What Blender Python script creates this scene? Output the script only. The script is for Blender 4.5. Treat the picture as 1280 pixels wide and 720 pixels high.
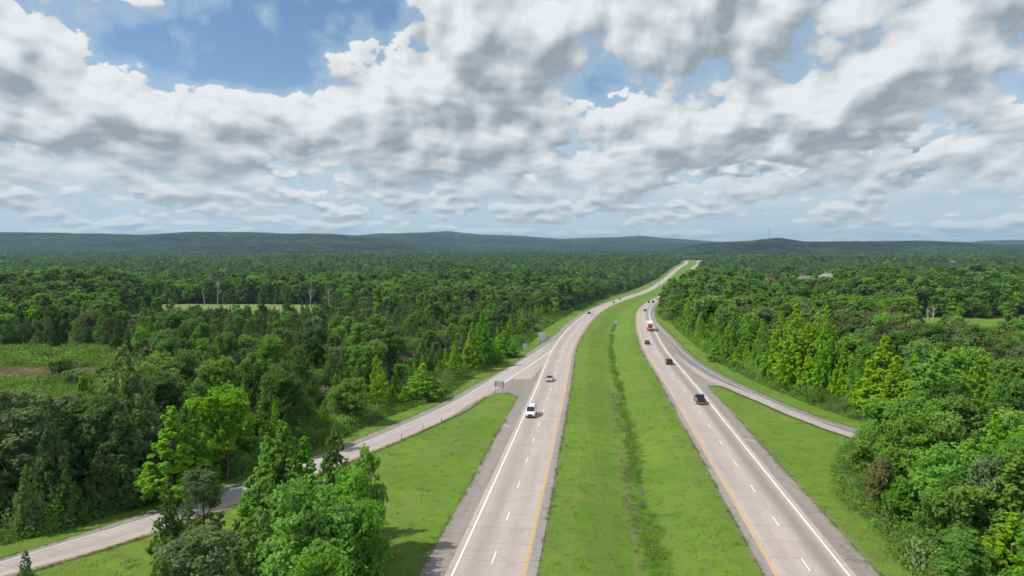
import bpy, math, random
import numpy as np
from mathutils import Vector, Matrix

for _o in list(bpy.data.objects):
    bpy.data.objects.remove(_o)
SC = bpy.context.scene
COL = SC.collection
R = math.radians
rng = np.random.default_rng(7)

# ------------------------------------------------------------------ camera
F_PX, CX, CY, CAM_H = 853.0, 640.0, 360.0, 32.0      # photograph is 1280 x 720
PITCH = math.atan(55 / F_PX)
cam_d = bpy.data.cameras.new('camera')
cam_d.sensor_width = 36.0
cam_d.lens = 36.0 * F_PX / 1280.0
cam_d.clip_start = 0.5
cam_d.clip_end = 60000
cam = bpy.data.objects.new('camera', cam_d)
COL.objects.link(cam)
cam.location = (0, 0, CAM_H)
cam.rotation_euler = (R(90) - PITCH, 0, 0)
SC.camera = cam

# ------------------------------------------------------------------ exposure and render settings
SC.view_settings.view_transform = 'Standard'
SC.view_settings.look = 'None'
SC.view_settings.gamma = 1.0
SC.view_settings.exposure = 0.0
SC.view_settings.use_curve_mapping = False
cy = SC.cycles
cy.use_denoising = True
cy.use_adaptive_sampling = True
cy.adaptive_threshold = 0.03
cy.adaptive_min_samples = 8
cy.max_bounces = 8
cy.diffuse_bounces = 4
cy.glossy_bounces = 2
cy.transmission_bounces = 5
cy.transparent_max_bounces = 6
cy.volume_bounces = 0
cy.caustics_reflective = False
cy.caustics_refractive = False
cy.sample_clamp_indirect = 6.0

# ------------------------------------------------------------------ sun
SUN_EL, SUN_AZ = 52.0, -102.0       # azimuth clockwise from the view direction (+Y): the sun is to the left
sun_dir = Vector((math.sin(R(SUN_AZ)) * math.cos(R(SUN_EL)), math.cos(R(SUN_AZ)) * math.cos(R(SUN_EL)), math.sin(R(SUN_EL))))
sd = bpy.data.lights.new('sun', 'SUN')
sd.energy = 4.6
sd.angle = R(0.53)
sd.color = (1.0, 0.95, 0.87)
sun = bpy.data.objects.new('sun', sd)
COL.objects.link(sun)
sun.rotation_euler = sun_dir.to_track_quat('Z', 'Y').to_euler()
sun.location = (-200, 0, 300)

# ------------------------------------------------------------------ node helper
class NT:
    def __init__(s, tree):
        s.t = tree
        s.n = tree.nodes
        s.l = tree.links
    def put(s, sock, v):
        if v is None:
            return
        if isinstance(v, bpy.types.NodeSocket):
            s.l.new(v, sock)
        else:
            try:
                sock.default_value = v
            except Exception:
                sock.default_value = (v[0], v[1], v[2], 1.0)
    def new(s, typ, ins=None, **props):
        n = s.n.new(typ)
        for k, v in props.items():
            setattr(n, k, v)
        for k, v in (ins or {}).items():
            s.put(n.inputs[k], v)
        return n
    def m(s, op, a, b=None, c=None, clamp=False):
        n = s.n.new('ShaderNodeMath')
        n.operation = op
        n.use_clamp = clamp
        for i, v in enumerate((a, b, c)):
            if v is not None:
                s.put(n.inputs[i], v)
        return n.outputs[0]
    def v(s, op, a, b=None, scale=None):
        n = s.n.new('ShaderNodeVectorMath')
        n.operation = op
        s.put(n.inputs[0], a)
        if b is not None:
            s.put(n.inputs[1], b)
        if scale is not None:
            s.put(n.inputs['Scale'], scale)
        return n.outputs['Value'] if op in ('DOT_PRODUCT', 'LENGTH', 'DISTANCE') else n.outputs['Vector']
    def noise(s, vec, scale, detail=3, rough=0.5, dist=0.0, lac=2.0):
        n = s.new('ShaderNodeTexNoise', {'Scale': scale, 'Detail': detail, 'Roughness': rough, 'Distortion': dist, 'Lacunarity': lac})
        s.put(n.inputs['Vector'], vec)
        return n.outputs['Fac']
    def ss(s, x, a, b, lo=0.0, hi=1.0):
        n = s.n.new('ShaderNodeMapRange')
        n.interpolation_type = 'SMOOTHSTEP'
        s.put(n.inputs['Value'], x)
        for k, vv in (('From Min', a), ('From Max', b), ('To Min', lo), ('To Max', hi)):
            s.put(n.inputs[k], vv)
        return n.outputs['Result']
    def lin(s, x, a, b, lo=0.0, hi=1.0):
        n = s.n.new('ShaderNodeMapRange')
        s.put(n.inputs['Value'], x)
        for k, vv in (('From Min', a), ('From Max', b), ('To Min', lo), ('To Max', hi)):
            s.put(n.inputs[k], vv)
        return n.outputs['Result']
    def mix(s, f, a, b, blend='MIX'):
        n = s.n.new('ShaderNodeMix')
        n.data_type = 'RGBA'
        n.blend_type = blend
        s.put(n.inputs[0], f)
        s.put(n.inputs[6], a if isinstance(a, bpy.types.NodeSocket) else (*a, 1.0))
        s.put(n.inputs[7], b if isinstance(b, bpy.types.NodeSocket) else (*b, 1.0))
        return n.outputs[2]
    def xyz(s, x, y, z):
        n = s.n.new('ShaderNodeCombineXYZ')
        for i, v in enumerate((x, y, z)):
            s.put(n.inputs[i], v)
        return n.outputs[0]
    def sep(s, v):
        n = s.n.new('ShaderNodeSeparateXYZ')
        s.put(n.inputs[0], v)
        return n.outputs

def azel(px, py):
    """direction of a point of the sky seen at a pixel of the photograph, as azimuth and elevation in degrees"""
    a = (px - CX) / F_PX
    b = (CY - py) / F_PX
    d = Vector((a, math.cos(PITCH) + b * math.sin(PITCH), -math.sin(PITCH) + b * math.cos(PITCH)))
    return math.degrees(math.atan2(d.x, d.y)), math.degrees(math.atan2(d.z, math.hypot(d.x, d.y)))
# ------------------------------------------------------------------ sky: Nishita air with broken cumulus decks
# cloud banks and clear gaps: centre, half widths, tilt, strength (positive = cloud, negative = gap)
BANKS = [
    (50, 45, 105, 42, 0, .30), (85, 150, 170, 62, 0, .34), (310, 158, 165, 55, 0, .42), (430, 160, 120, 55, 0, .2),
    (500, 78, 105, 50, 6, .34), (625, 45, 75, 75, 30, .30), (600, 165, 160, 60, 0, .36),
    (800, 35, 170, 85, -8, .36), (870, 185, 135, 42, 14, .36), (1020, 140, 165, 48, 22, .40), (1190, 85, 165, 55, 22, .36),
    (1100, 10, 260, 28, 0, .34), (1250, 205, 85, 45, 0, .34), (640, 225, 150, 28, 0, .16), (880, 250, 190, 24, 0, .16), (210, 235, 160, 30, 0, .22),
    (275, 60, 140, 50, 0, -.66), (170, 88, 70, 30, -12, -.30), (200, 125, 45, 16, 0, -.28), (345, 95, 60, 32, 30, -.28), (420, 15, 110, 34, 0, -.45),
    (410, 205, 95, 28, 0, -.40), (715, 128, 62, 26, 25, -.30), (955, 62, 120, 26, 22, -.30), (1060, 175, 90, 14, 12, -.2), (930, 212, 120, 16, 6, -.34), (1170, 160, 60, 20, 20, -.26),
]

def build_sky():
    w = bpy.data.worlds.new('World')
    SC.world = w
    w.use_nodes = True
    w.node_tree.nodes.clear()
    T = NT(w.node_tree)
    # the cloud banks as a node group of the direction
    g = bpy.data.node_groups.new('cloud banks', 'ShaderNodeTree')
    g.interface.new_socket('AzEl', in_out='INPUT', socket_type='NodeSocketVector')
    g.interface.new_socket('Bank', in_out='OUTPUT', socket_type='NodeSocketFloat')
    G = NT(g)
    gi = G.new('NodeGroupInput')
    go = G.new('NodeGroupOutput')
    ae = gi.outputs[0]
    tot = None
    for (px, py, rx, ry, tilt, wgt) in BANKS:
        a, e = azel(px, py)
        a1, e1 = azel(px + rx, py)
        a2, e2 = azel(px, py - ry)
        mp = G.n.new('ShaderNodeMapping')
        mp.vector_type = 'TEXTURE'
        G.put(mp.inputs['Vector'], ae)
        mp.inputs['Location'].default_value = (a, e, 0)
        mp.inputs['Rotation'].default_value = (0, 0, R(tilt))
        mp.inputs['Scale'].default_value = (max(0.5, abs(a1 - a)), max(0.3, abs(e2 - e)), 1)
        dd = G.v('DOT_PRODUCT', mp.outputs[0], mp.outputs[0])
        f = G.m('DIVIDE', wgt, G.m('MULTIPLY_ADD', dd, dd, 1.0))
        tot = f if tot is None else G.m('ADD', tot, f)
    G.l.new(tot, go.inputs[0])

    def noise_group(name, detail, wdetail, vdetail):
        """cloud texture: perspective of a cloud deck, things shrink towards the horizon"""
        g = bpy.data.node_groups.new(name, 'ShaderNodeTree')
        g.interface.new_socket('AzEl', in_out='INPUT', socket_type='NodeSocketVector')
        g.interface.new_socket('Density', in_out='OUTPUT', socket_type='NodeSocketFloat')
        G = NT(g)
        gi = G.new('NodeGroupInput')
        go = G.new('NodeGroupOutput')
        s = G.sep(gi.outputs[0])
        az, el = s[0], s[1]
        elc = G.m('MAXIMUM', el, 0.0)
        rr = G.m('DIVIDE', 1.0, G.m('MULTIPLY_ADD', elc, 1 / 57.3, 0.075))
        q = G.xyz(G.m('MULTIPLY', G.m('MULTIPLY', az, 1 / 57.3), G.m('MULTIPLY_ADD', rr, 0.16, 3.3)), G.m('MULTIPLY', G.m('LOGARITHM', rr, 2.71828), 1.62), 0.0)
        warp = G.new('ShaderNodeTexNoise', {'Vector': q, 'Scale': 2.0, 'Detail': wdetail, 'Roughness': 0.5}, noise_dimensions='2D')
        q2 = G.v('ADD', q, G.v('SCALE', G.v('SUBTRACT', warp.outputs['Color'], (0.5, 0.5, 0.5)), scale=0.14))
        big = G.new('ShaderNodeTexNoise', {'Vector': q2, 'Scale': 1.3, 'Detail': 1.0, 'Roughness': 0.5}, noise_dimensions='2D').outputs['Fac']
        det = G.new('ShaderNodeTexNoise', {'Vector': q2, 'Scale': 3.4, 'Detail': detail, 'Roughness': 0.56}, noise_dimensions='2D').outputs['Fac']
        d = G.m('MULTIPLY_ADD', big, 1.0, G.m('MULTIPLY', det, 1.12))
        vor = G.new('ShaderNodeTexVoronoi', {'Vector': q2, 'Scale': 6.0, 'Detail': vdetail, 'Roughness': 0.45, 'Lacunarity': 2.3, 'Smoothness': 0.35}, feature='SMOOTH_F1', voronoi_dimensions='2D')
        d = G.m('MULTIPLY_ADD', vor.outputs['Distance'], -0.48, d)
        G.l.new(G.m('ADD', d, -1.06 + 0.15 + 0.29), go.inputs[0])
        return g
    g_full, g_mid, g_low = noise_group('cloud texture fine', 8.0, 2.0, 3.0), noise_group('cloud texture', 5.0, 2.0, 2.0), noise_group('cloud texture soft', 1.0, 0.0, 0.0)

    tc = T.new('ShaderNodeTexCoord')
    s = T.sep(T.v('NORMALIZE', tc.outputs['Generated']))
    azn = T.m('MULTIPLY', T.m('ARCTAN2', s[0], s[1]), 57.2958)
    eln = T.m('MULTIPLY', T.m('ARCSINE', s[2]), 57.2958)
    def group(g, da, de):
        n = T.n.new('ShaderNodeGroup')
        n.node_tree = g
        T.put(n.inputs[0], T.xyz(T.m('ADD', azn, da), T.m('ADD', eln, de), 0.0))
        return n.outputs[0]
    # steps towards the light shrink with the clouds near the horizon
    k = T.ss(eln, 0.0, 16.0, 0.30, 1.0)
    b0 = group(g, 0.0, 0.0)
    b2 = group(g, 0.0, T.m('MULTIPLY', k, 2.2))
    b1 = T.m('MULTIPLY_ADD', b2, 0.35, T.m('MULTIPLY', b0, 0.65))
    n_full = group(g_full, 0.0, 0.0)
    n_mid = group(g_mid, T.m('MULTIPLY', k, -0.45), T.m('MULTIPLY', k, 0.55))
    s0 = T.m('ADD', b0, group(g_low, T.m('MULTIPLY', k, 0.3), T.m('MULTIPLY', k, -0.7)))
    s2 = T.m('ADD', b2, group(g_low, T.m('MULTIPLY', k, -0.7), T.m('MULTIPLY', k, 1.9)))
    d0 = T.m('ADD', b0, n_full)
    edge = T.lin(T.m('SUBTRACT', s0, s2), -0.12, 0.12, 0.30, 0.09)
    alpha = T.ss(T.m('DIVIDE', T.m('ADD', d0, 0.02), edge), 0.0, 1.0)
    # tops face the light, bases turn grey; heads of the cumulus give the fine relief
    base = T.m('MULTIPLY_ADD', T.m('SUBTRACT', s0, s2), 0.9, 0.60)
    base = T.m('MULTIPLY_ADD', T.m('MAXIMUM', s2, 0.0), -0.42, base)
    base = T.ss(base, -0.35, 1.05)
    fine = T.m('SUBTRACT', n_full, n_mid)
    lit = T.m('ADD', T.m('MULTIPLY_ADD', fine, 0.68, T.m('MULTIPLY_ADD', base, 0.95, 0.03)), 0.0, clamp=True)
    nish = T.new('ShaderNodeTexSky', sky_type='NISHITA', sun_disc=False)
    nish.sun_elevation = R(SUN_EL)
    nish.sun_rotation = R(SUN_AZ)
    nish.air_density = 1.0
    nish.dust_density = 0.6
    nish.ozone_density = 2.5
    nish.altitude = 100
    sky = T.mix(1.0, nish.outputs[0], (0.86, 1.03, 1.16), 'MULTIPLY')
    # milky lower air between the clouds
    haze = T.ss(eln, 0.0, 15.0, 0.72, 0.08)
    veil = T.m('ADD', haze, T.m('MULTIPLY', T.ss(d0, -0.5, 0.0), 0.42), clamp=True)
    sky = T.mix(veil, sky, (5.1, 6.5, 7.5))
    qf = T.xyz(T.m('MULTIPLY', azn, 0.17), T.m('MULTIPLY', T.m('LOGARITHM', T.m('ADD', T.m('MAXIMUM', eln, 0.0), 3.5), 2.71828), -2.9), 7.0)
    def far_noise(off, det):
        v_ = T.v('ADD', qf, off)
        n1 = T.new('ShaderNodeTexNoise', {'Vector': v_, 'Scale': 1.0, 'Detail': det, 'Roughness': 0.52, 'Distortion': 0.25}, noise_dimensions='2D').outputs['Fac']
        v1 = T.new('ShaderNodeTexVoronoi', {'Vector': v_, 'Scale': 2.4, 'Detail': 1.0, 'Roughness': 0.5, 'Smoothness': 0.4}, feature='SMOOTH_F1', voronoi_dimensions='2D').outputs['Distance']
        return T.m('MULTIPLY_ADD', v1, -0.30, n1)
    f0 = far_noise((0, 0, 0), 6.0)
    f1 = far_noise((-0.04, -0.20, 0), 3.0)
    falpha = T.m('MULTIPLY', T.ss(f0, 0.25, 0.33), T.ss(eln, 11.0, 6.0))
    flit = T.ss(T.m('MULTIPLY_ADD', T.m('SUBTRACT', f0, f1), 4.2, 0.5), -0.2, 1.25)
    fcol = T.mix(flit, (3.3, 4.0, 4.6), (8.2, 8.6, 8.8))
    fcol = T.mix(T.ss(eln, 0.0, 6.0, 0.45, 0.0), fcol, (5.3, 6.5, 7.3))
    sky = T.mix(falpha, sky, fcol)
    ccol = T.mix(lit, (3.2, 3.65, 4.1), (8.35, 8.55, 8.7))
    ccol = T.mix(T.ss(eln, 0.0, 9.0, 0.4, 0.0), ccol, (4.9, 6.1, 7.0))
    alpha = T.m('MULTIPLY', alpha, T.ss(eln, 2.0, 7.0, 0.1, 1.0))
    col = T.mix(alpha, sky, ccol)
    # below the horizon: a plain dim ground tone
    col = T.mix(T.ss(eln, -2.5, -0.3), (0.9, 1.1, 0.8), col)
    bg = T.new('ShaderNodeBackground', {'Strength': 0.1})
    T.put(bg.inputs['Color'], col)
    out = T.new('ShaderNodeOutputWorld')
    T.l.new(bg.outputs[0], out.inputs['Surface'])
    w.cycles.sampling_method = 'MANUAL'
    w.cycles.sample_map_resolution = 256
build_sky()
# ------------------------------------------------------------------ the lie of the land
ST_Y = np.array([30, 80, 130, 180, 240, 300, 370, 450, 540, 650, 780, 920, 1080, 1250, 1450, 1650, 1900, 2150, 2400.])
ST_X = np.array([9.5, 15.7, 21.7, 27.6, 34.4, 43.3, 55.3, 70.2, 89.7, 117.8, 155.2, 199.5, 248.1, 299.7, 360.1, 422.5, 502.2, 567.6, 657.3])
ST_Z = np.array([-1.21, -2.41, -3.58, -4.71, -6.17, -7.86, -10.41, -13.95, -17.92, -22.66, -27.75, -31.68, -33.24, -32.14, -28.63, -24.5, -22.03, -21.89, -23.38])
MED = 25.92                      # median, yellow line to yellow line
LANES = 7.32

def _spline(v, y):
    n = len(ST_Y); h = np.diff(ST_Y); A = np.eye(n); r = np.zeros(n)
    for i in range(1, n - 1):
        A[i, i-1] = h[i-1]; A[i, i] = 2 * (h[i-1] + h[i]); A[i, i+1] = h[i]
        r[i] = 6 * ((v[i+1] - v[i]) / h[i] - (v[i] - v[i-1]) / h[i-1])
    m = np.linalg.solve(A, r)
    y = np.asarray(y, float)
    yc = np.clip(y, ST_Y[0], ST_Y[-1])
    j = np.clip(np.searchsorted(ST_Y, yc) - 1, 0, n - 2); t = yc - ST_Y[j]; hh = h[j]
    a = (m[j+1] - m[j]) / (6 * hh); b = m[j] / 2; c = (v[j+1] - v[j]) / hh - hh * (2 * m[j] + m[j+1]) / 6
    out = v[j] + c * t + b * t * t + a * t ** 3
    s0 = (v[1] - v[0]) / (ST_Y[1] - ST_Y[0]); s1 = (v[-1] - v[-2]) / (ST_Y[-1] - ST_Y[-2])
    return out + np.minimum(y - ST_Y[0], 0) * s0 + np.maximum(y - ST_Y[-1], 0) * s1
_TY = np.concatenate([np.arange(-400, 400, 2.0), np.arange(400, 4000, 5.0)])
_TX = _spline(ST_X, _TY)
_TZ = _spline(ST_Z, _TY)
_TZ = np.where(_TY > 2300, np.interp(_TY, [2300, 2400, 2700, 3200, 4000], [float(_spline(ST_Z, 2300)), -25, -34, -36, -36]), _TZ)
_TZ = np.where(_TY < 0, np.interp(_TY, [-400, 0], [_TZ[np.searchsorted(_TY, 0)] + 2, _TZ[np.searchsorted(_TY, 0)]]), _TZ)
_TS = np.gradient(_TX, _TY)
def road_x(y): return np.interp(y, _TY, _TX)
def road_z(y): return np.interp(y, _TY, _TZ)
def road_slope(y): return np.interp(y, _TY, _TS)
def road_offset(x, y):
    """signed distance from the median's centre line"""
    o = (x - road_x(y)) / np.sqrt(1 + road_slope(y) ** 2)
    for _ in range(2):          # foot of the perpendicular on the curved line
        k = road_slope(y)
        yy = y + o * k / np.sqrt(1 + k * k) * np.where(np.abs(o) < 80, 1, 0)
        o = np.where(np.abs(o) < 80, (x - road_x(yy)) / np.sqrt(1 + road_slope(yy) ** 2) * 0 + np.sign(x - road_x(y)) * np.hypot(x - road_x(yy), y - yy), o)
    return o

def sstep(t, a, b):
    t = np.clip((t - a) / (b - a), 0, 1)
    return t * t * (3 - 2 * t)

# smooth value noise for the land
_NR = np.random.default_rng(11).random((64, 64))
def vnoise(x, y):
    xi = np.floor(x).astype(int); yi = np.floor(y).astype(int)
    fx = x - xi; fy = y - yi
    fx = fx * fx * (3 - 2 * fx); fy = fy * fy * (3 - 2 * fy)
    a = _NR[xi % 64, yi % 64]; b = _NR[(xi + 1) % 64, yi % 64]; c = _NR[xi % 64, (yi + 1) % 64]; d = _NR[(xi + 1) % 64, (yi + 1) % 64]
    return (a * (1 - fx) + b * fx) * (1 - fy) + (c * (1 - fx) + d * fx) * fy
def fnoise(x, y, o=4):
    s = 0; a = .5
    for i in range(o):
        s = s + a * (vnoise(x * 2 ** i + 17.3 * i, y * 2 ** i + 5.1 * i) - .5); a *= .5
    return s

# skyline of each range of hills, as read off the photograph: (column, row), at a forward distance
RIDGES = [
    (4600, 900, 1500, [(-260, 296), (0, 292), (60, 292), (180, 294.5), (235, 291), (330, 292), (400, 293.5), (450, 297), (500, 303), (560, 311), (640, 322), (760, 330), (1500, 330)]),
    (6300, 800, 1500, [(-260, 325), (360, 315), (430, 303), (475, 297.5), (520, 296.5), (580, 299), (640, 300), (680, 303), (730, 303), (790, 304.5), (850, 306), (900, 311), (1500, 318)]),
    (8600, 1500, 2500, [(-260, 296), (200, 300), (440, 299), (470, 297), (500, 294.5), (560, 291), (600, 295), (640, 295.5), (700, 300), (760, 298.5), (800, 296.5), (830, 299.5), (860, 301), (900, 303.5), (930, 307), (1180, 306), (1230, 301.5), (1300, 301.5), (1500, 300)]),
    (3900, 550, 1300, [(-260, 330), (800, 325), (850, 311), (880, 305.5), (910, 303.5), (935, 303), (952, 301), (972, 298.5), (990, 300.5), (1003, 303), (1060, 303.5), (1100, 303), (1150, 302), (1200, 303.5), (1240, 306.5), (1290, 307.5), (1500, 306)]),
]
def terrain(x, y):
    x = np.asarray(x, float); y = np.asarray(y, float)
    zc = road_z(y)
    o = road_offset(x, y)
    lat = np.abs(o)
    dist = np.hypot(x, y)
    w = sstep(lat, 42, 160)
    amp = np.interp(dist, [0, 200, 600, 2000, 4000], [1.5, 3, 7, 16, 24])
    z = zc + w * amp * fnoise(x / 330 + 3.7, y / 330 + 9.1) * 1.6
    # the left side lies a little higher than the road from the cutting on, the right side too where the valley dips
    z = z + w * np.interp(y, [0, 120, 300, 700, 1200, 2000, 3000], [0, 0, 1.5, 6, 9, 3, 0]) * np.where(o < 0, 1.0, 1.0)
    yf = np.maximum(y, 1)
    px = np.clip(CX + F_PX * x / yf, -260, 1500)
    # higher ground with the cutting on the right of the bend
    z = z + 9.0 * sstep(o, 31, 62) * sstep(y, 330, 470) * (1 - sstep(y, 700, 1100))
    land = z
    for (D, w0, w1, sky) in RIDGES:
        cols = np.array([c for c, _ in sky], float); rows = np.array([r for _, r in sky], float)
        top = CAM_H + (305.0 - np.interp(px, cols, rows) - 2.6 * fnoise(px / 70 + D * .013, px * 0 + 3.7, 4)) / F_PX * D - 13.0
        rise = np.where(y < D, np.exp(-((D - y) / w0) ** 2), np.exp(-((y - D) / w1) ** 2))
        rise = rise * np.where(y > 800, 1, 0)
        gully = 1 + 0.9 * fnoise(x / 330 + 1.1, y / 900 + D * .01, 3) * (1 - rise)
        land = land + np.maximum(top - z, 0) * rise * gully + 0
    z = land
    # median ditch and the shallow side ditches
    z = z - 1.3 * (1 - sstep(np.abs(o - 0.6), 0.6, 9.0)) * np.where(y > -300, 1, 0) * (1 - sstep(y, 900, 1300) * .5)
    return z + bank(x, y)

# the bare bank beside the dirt track
BANK = [(-50, 138), (-47, 165), (-40, 200), (-35, 235), (-35, 280), (-34, 325), (-36, 375)]
def bank(x, y):
    d = np.full(np.shape(x), 1e9)
    for (x1, y1), (x2, y2) in zip(BANK[:-1], BANK[1:]):
        vx, vy = x2 - x1, y2 - y1
        t = np.clip(((x - x1) * vx + (y - y1) * vy) / (vx * vx + vy * vy), 0, 1)
        d = np.minimum(d, np.hypot(x - x1 - t * vx, y - y1 - t * vy))
    return (3.6 + 1.5 * fnoise(x / 9, y / 9, 3)) * (1 - sstep(d, 2.5, 11.0))

def ray(px, py):
    a = (px - CX) / F_PX; b = (CY - py) / F_PX
    return np.array([a, math.cos(PITCH) + b * math.sin(PITCH), -math.sin(PITCH) + b * math.cos(PITCH)])
def ground_at(px, py, lift=0.0):
    """the point of the land that the photograph shows at a pixel"""
    d = ray(px, py)
    ts = np.concatenate([np.arange(20, 600, 1.0), np.arange(600, 9000, 6.0)])
    X = d[0] * ts; Y = d[1] * ts; Z = CAM_H + d[2] * ts
    g = terrain(X, Y) + lift
    k = np.argmax(Z < g)
    if k == 0:
        k = len(ts) - 1
    t0, t1 = ts[k-1], ts[k]
    for _ in range(18):
        tm = (t0 + t1) / 2
        if CAM_H + d[2] * tm < float(terrain(d[0] * tm, d[1] * tm)) + lift: t1 = tm
        else: t0 = tm
    return np.array([d[0] * t1, d[1] * t1])
def ground_line(pts):
    return np.array([ground_at(*p) for p in pts])
def project(x, y, z):
    zz = z - CAM_H
    d = y * math.cos(PITCH) - zz * math.sin(PITCH); u = y * math.sin(PITCH) + zz * math.cos(PITCH)
    return CX + F_PX * x / d, CY - F_PX * u / d

# ------------------------------------------------------------------ mesh helpers
def tag(o, label=None, cat=None, group=None, kind=None):
    if label: o['label'] = label
    if cat: o['category'] = cat
    if group: o['group'] = group
    if kind: o['kind'] = kind
    return o
def np_mesh(name, verts, faces, mats=(), uv=None, attrs=None, smooth=False):
    """verts (N,3), faces (M,k) all of one size"""
    verts = np.asarray(verts, np.float32); faces = np.asarray(faces, np.int32)
    me = bpy.data.meshes.new(name)
    k = faces.shape[1]
    me.vertices.add(len(verts)); me.vertices.foreach_set('co', verts.ravel())
    me.loops.add(faces.size); me.loops.foreach_set('vertex_index', faces.ravel())
    me.polygons.add(len(faces))
    me.polygons.foreach_set('loop_start', np.arange(0, faces.size, k, dtype=np.int32))
    me.polygons.foreach_set('loop_total', np.full(len(faces), k, np.int32))
    if uv is not None:
        l = me.uv_layers.new(name='UVMap')
        l.data.foreach_set('uv', np.asarray(uv, np.float32)[faces.ravel()].ravel())
    for an, (dom, arr) in (attrs or {}).items():
        a = me.attributes.new(an, 'FLOAT', dom)
        a.data.foreach_set('value', np.asarray(arr, np.float32))
    me.update(calc_edges=True)
    if smooth:
        me.polygons.foreach_set('use_smooth', np.ones(len(faces), bool))
    for m in mats:
        me.materials.append(m)
    return me
def link(name, me, parent=None, loc=None):
    o = bpy.data.objects.new(name, me)
    COL.objects.link(o)
    if parent is not None: o.parent = parent
    if loc is not None: o.location = loc
    return o
def empty(name, loc, rz=0.0):
    o = bpy.data.objects.new(name, None)
    COL.objects.link(o)
    o.empty_display_size = 0.5
    o.location = loc; o.rotation_euler = (0, 0, rz)
    return o

def material(name):
    m = bpy.data.materials.new(name)
    m.use_nodes = True
    m.node_tree.nodes.clear()
    T = NT(m.node_tree)
    out = T.new('ShaderNodeOutputMaterial')
    return m, T, out
def principled(T, out, col, rough=0.8, metal=0.0, spec=0.3, normal=None):
    p = T.new('ShaderNodeBsdfPrincipled', {'Base Color': col if isinstance(col, bpy.types.NodeSocket) else (*col, 1), 'Roughness': rough, 'Metallic': metal, 'Specular IOR Level': spec})
    if normal is not None: T.l.new(normal, p.inputs['Normal'])
    T.l.new(p.outputs[0], out.inputs['Surface'])
    return p

# ------------------------------------------------------------------ outlines of the open land (pixel of the ground -> place)
L_TREES = ground_line([(0, 669), (78, 657), (128, 634), (187, 619), (300, 592), (350, 575), (430, 534), (480, 515), (540, 495), (569, 474), (618, 450), (640, 438), (658, 424), (672, 411), (700, 396), (735, 380.5), (757, 371.5), (790, 362.5), (805, 356.5), (825, 346)])
R_TREES = ground_line([(1175, 720), (1150, 685), (1132, 660), (1100, 640), (1080, 622), (1074, 600), (1072, 572), (1090, 556), (1110, 540), (1071, 521), (1028, 508), (993, 491), (959, 480), (916, 463), (893, 445), (864, 426), (852, 417), (838, 402)])
_far = np.arange(1250, 2420, 60.0)
_lf = np.stack([road_x(_far) - (MED / 2 + 7.3 + 12), _far + 8], 1)
_fr = np.arange(330, 2420, 50.0)
def road_pt(y, off):
    k = road_slope(y); L = np.sqrt(1 + k * k)
    return np.stack([road_x(y) + off / L, y - off * k / L], -1)
_rf = road_pt(_fr, MED / 2 + 7.3 + np.interp(_fr, [330, 450, 900, 1200], [9.5, 7.5, 7.5, 10]))
_i = len(L_TREES)
L_LINE = np.concatenate([[[-260, -60], [-120, 40]], L_TREES, _lf[_lf[:, 1] > L_TREES[-1, 1] + 40]])
R_LINE = np.concatenate([[[60, -150], [52, 20]], R_TREES, _rf[_rf[:, 1] > R_TREES[-1, 1] + 15]])
OPEN_CORRIDOR = np.concatenate([L_LINE, R_LINE[::-1]])
def quadpoly(pts): return ground_line(pts)
CLEARINGS = {
    'meadow': quadpoly([(-170, 434), (138, 436), (176, 452), (170, 490), (130, 524), (60, 556), (-170, 566)]),
    'field': quadpoly([(168, 381), (240, 379.8), (330, 380.3), (405, 380.5), (432, 386), (390, 392), (300, 394), (220, 393), (168, 388)]),
    'pasture': quadpoly([(1135, 396), (1200, 398), (1460, 396), (1460, 424), (1135, 416)]),
    'farclear': quadpoly([(776, 329.5), (803, 328.5), (808, 336), (778, 336)]),
    'scar': quadpoly([(552, 401), (562, 402), (562, 416), (556, 432), (530, 446), (514, 458), (498, 462), (498, 446), (522, 434), (544, 416)]),
    'track': quadpoly([(338, 520), (366, 500), (404, 483), (420, 484), (396, 498), (362, 520)]),
}
def inside(poly, x, y):
    x = np.asarray(x, float); y = np.asarray(y, float)
    r = np.zeros(x.shape, bool)
    n = len(poly)
    for i in range(n):
        x1, y1 = poly[i]; x2, y2 = poly[(i + 1) % n]
        if y1 == y2: continue
        c = ((y1 > y) != (y2 > y)) & (x < (x2 - x1) * (y - y1) / (y2 - y1) + x1)
        r ^= c
    return r
def seg_dist(line, x, y, closed=False):
    d = np.full(np.shape(x), 1e9)
    n = len(line)
    for i in range(n if closed else n - 1):
        a = line[i]; b = line[(i + 1) % n]; v = b - a; L = max(v @ v, 1e-9)
        t = np.clip(((x - a[0]) * v[0] + (y - a[1]) * v[1]) / L, 0, 1)
        d = np.minimum(d, np.hypot(x - a[0] - t * v[0], y - a[1] - t * v[1]))
    return d

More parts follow.
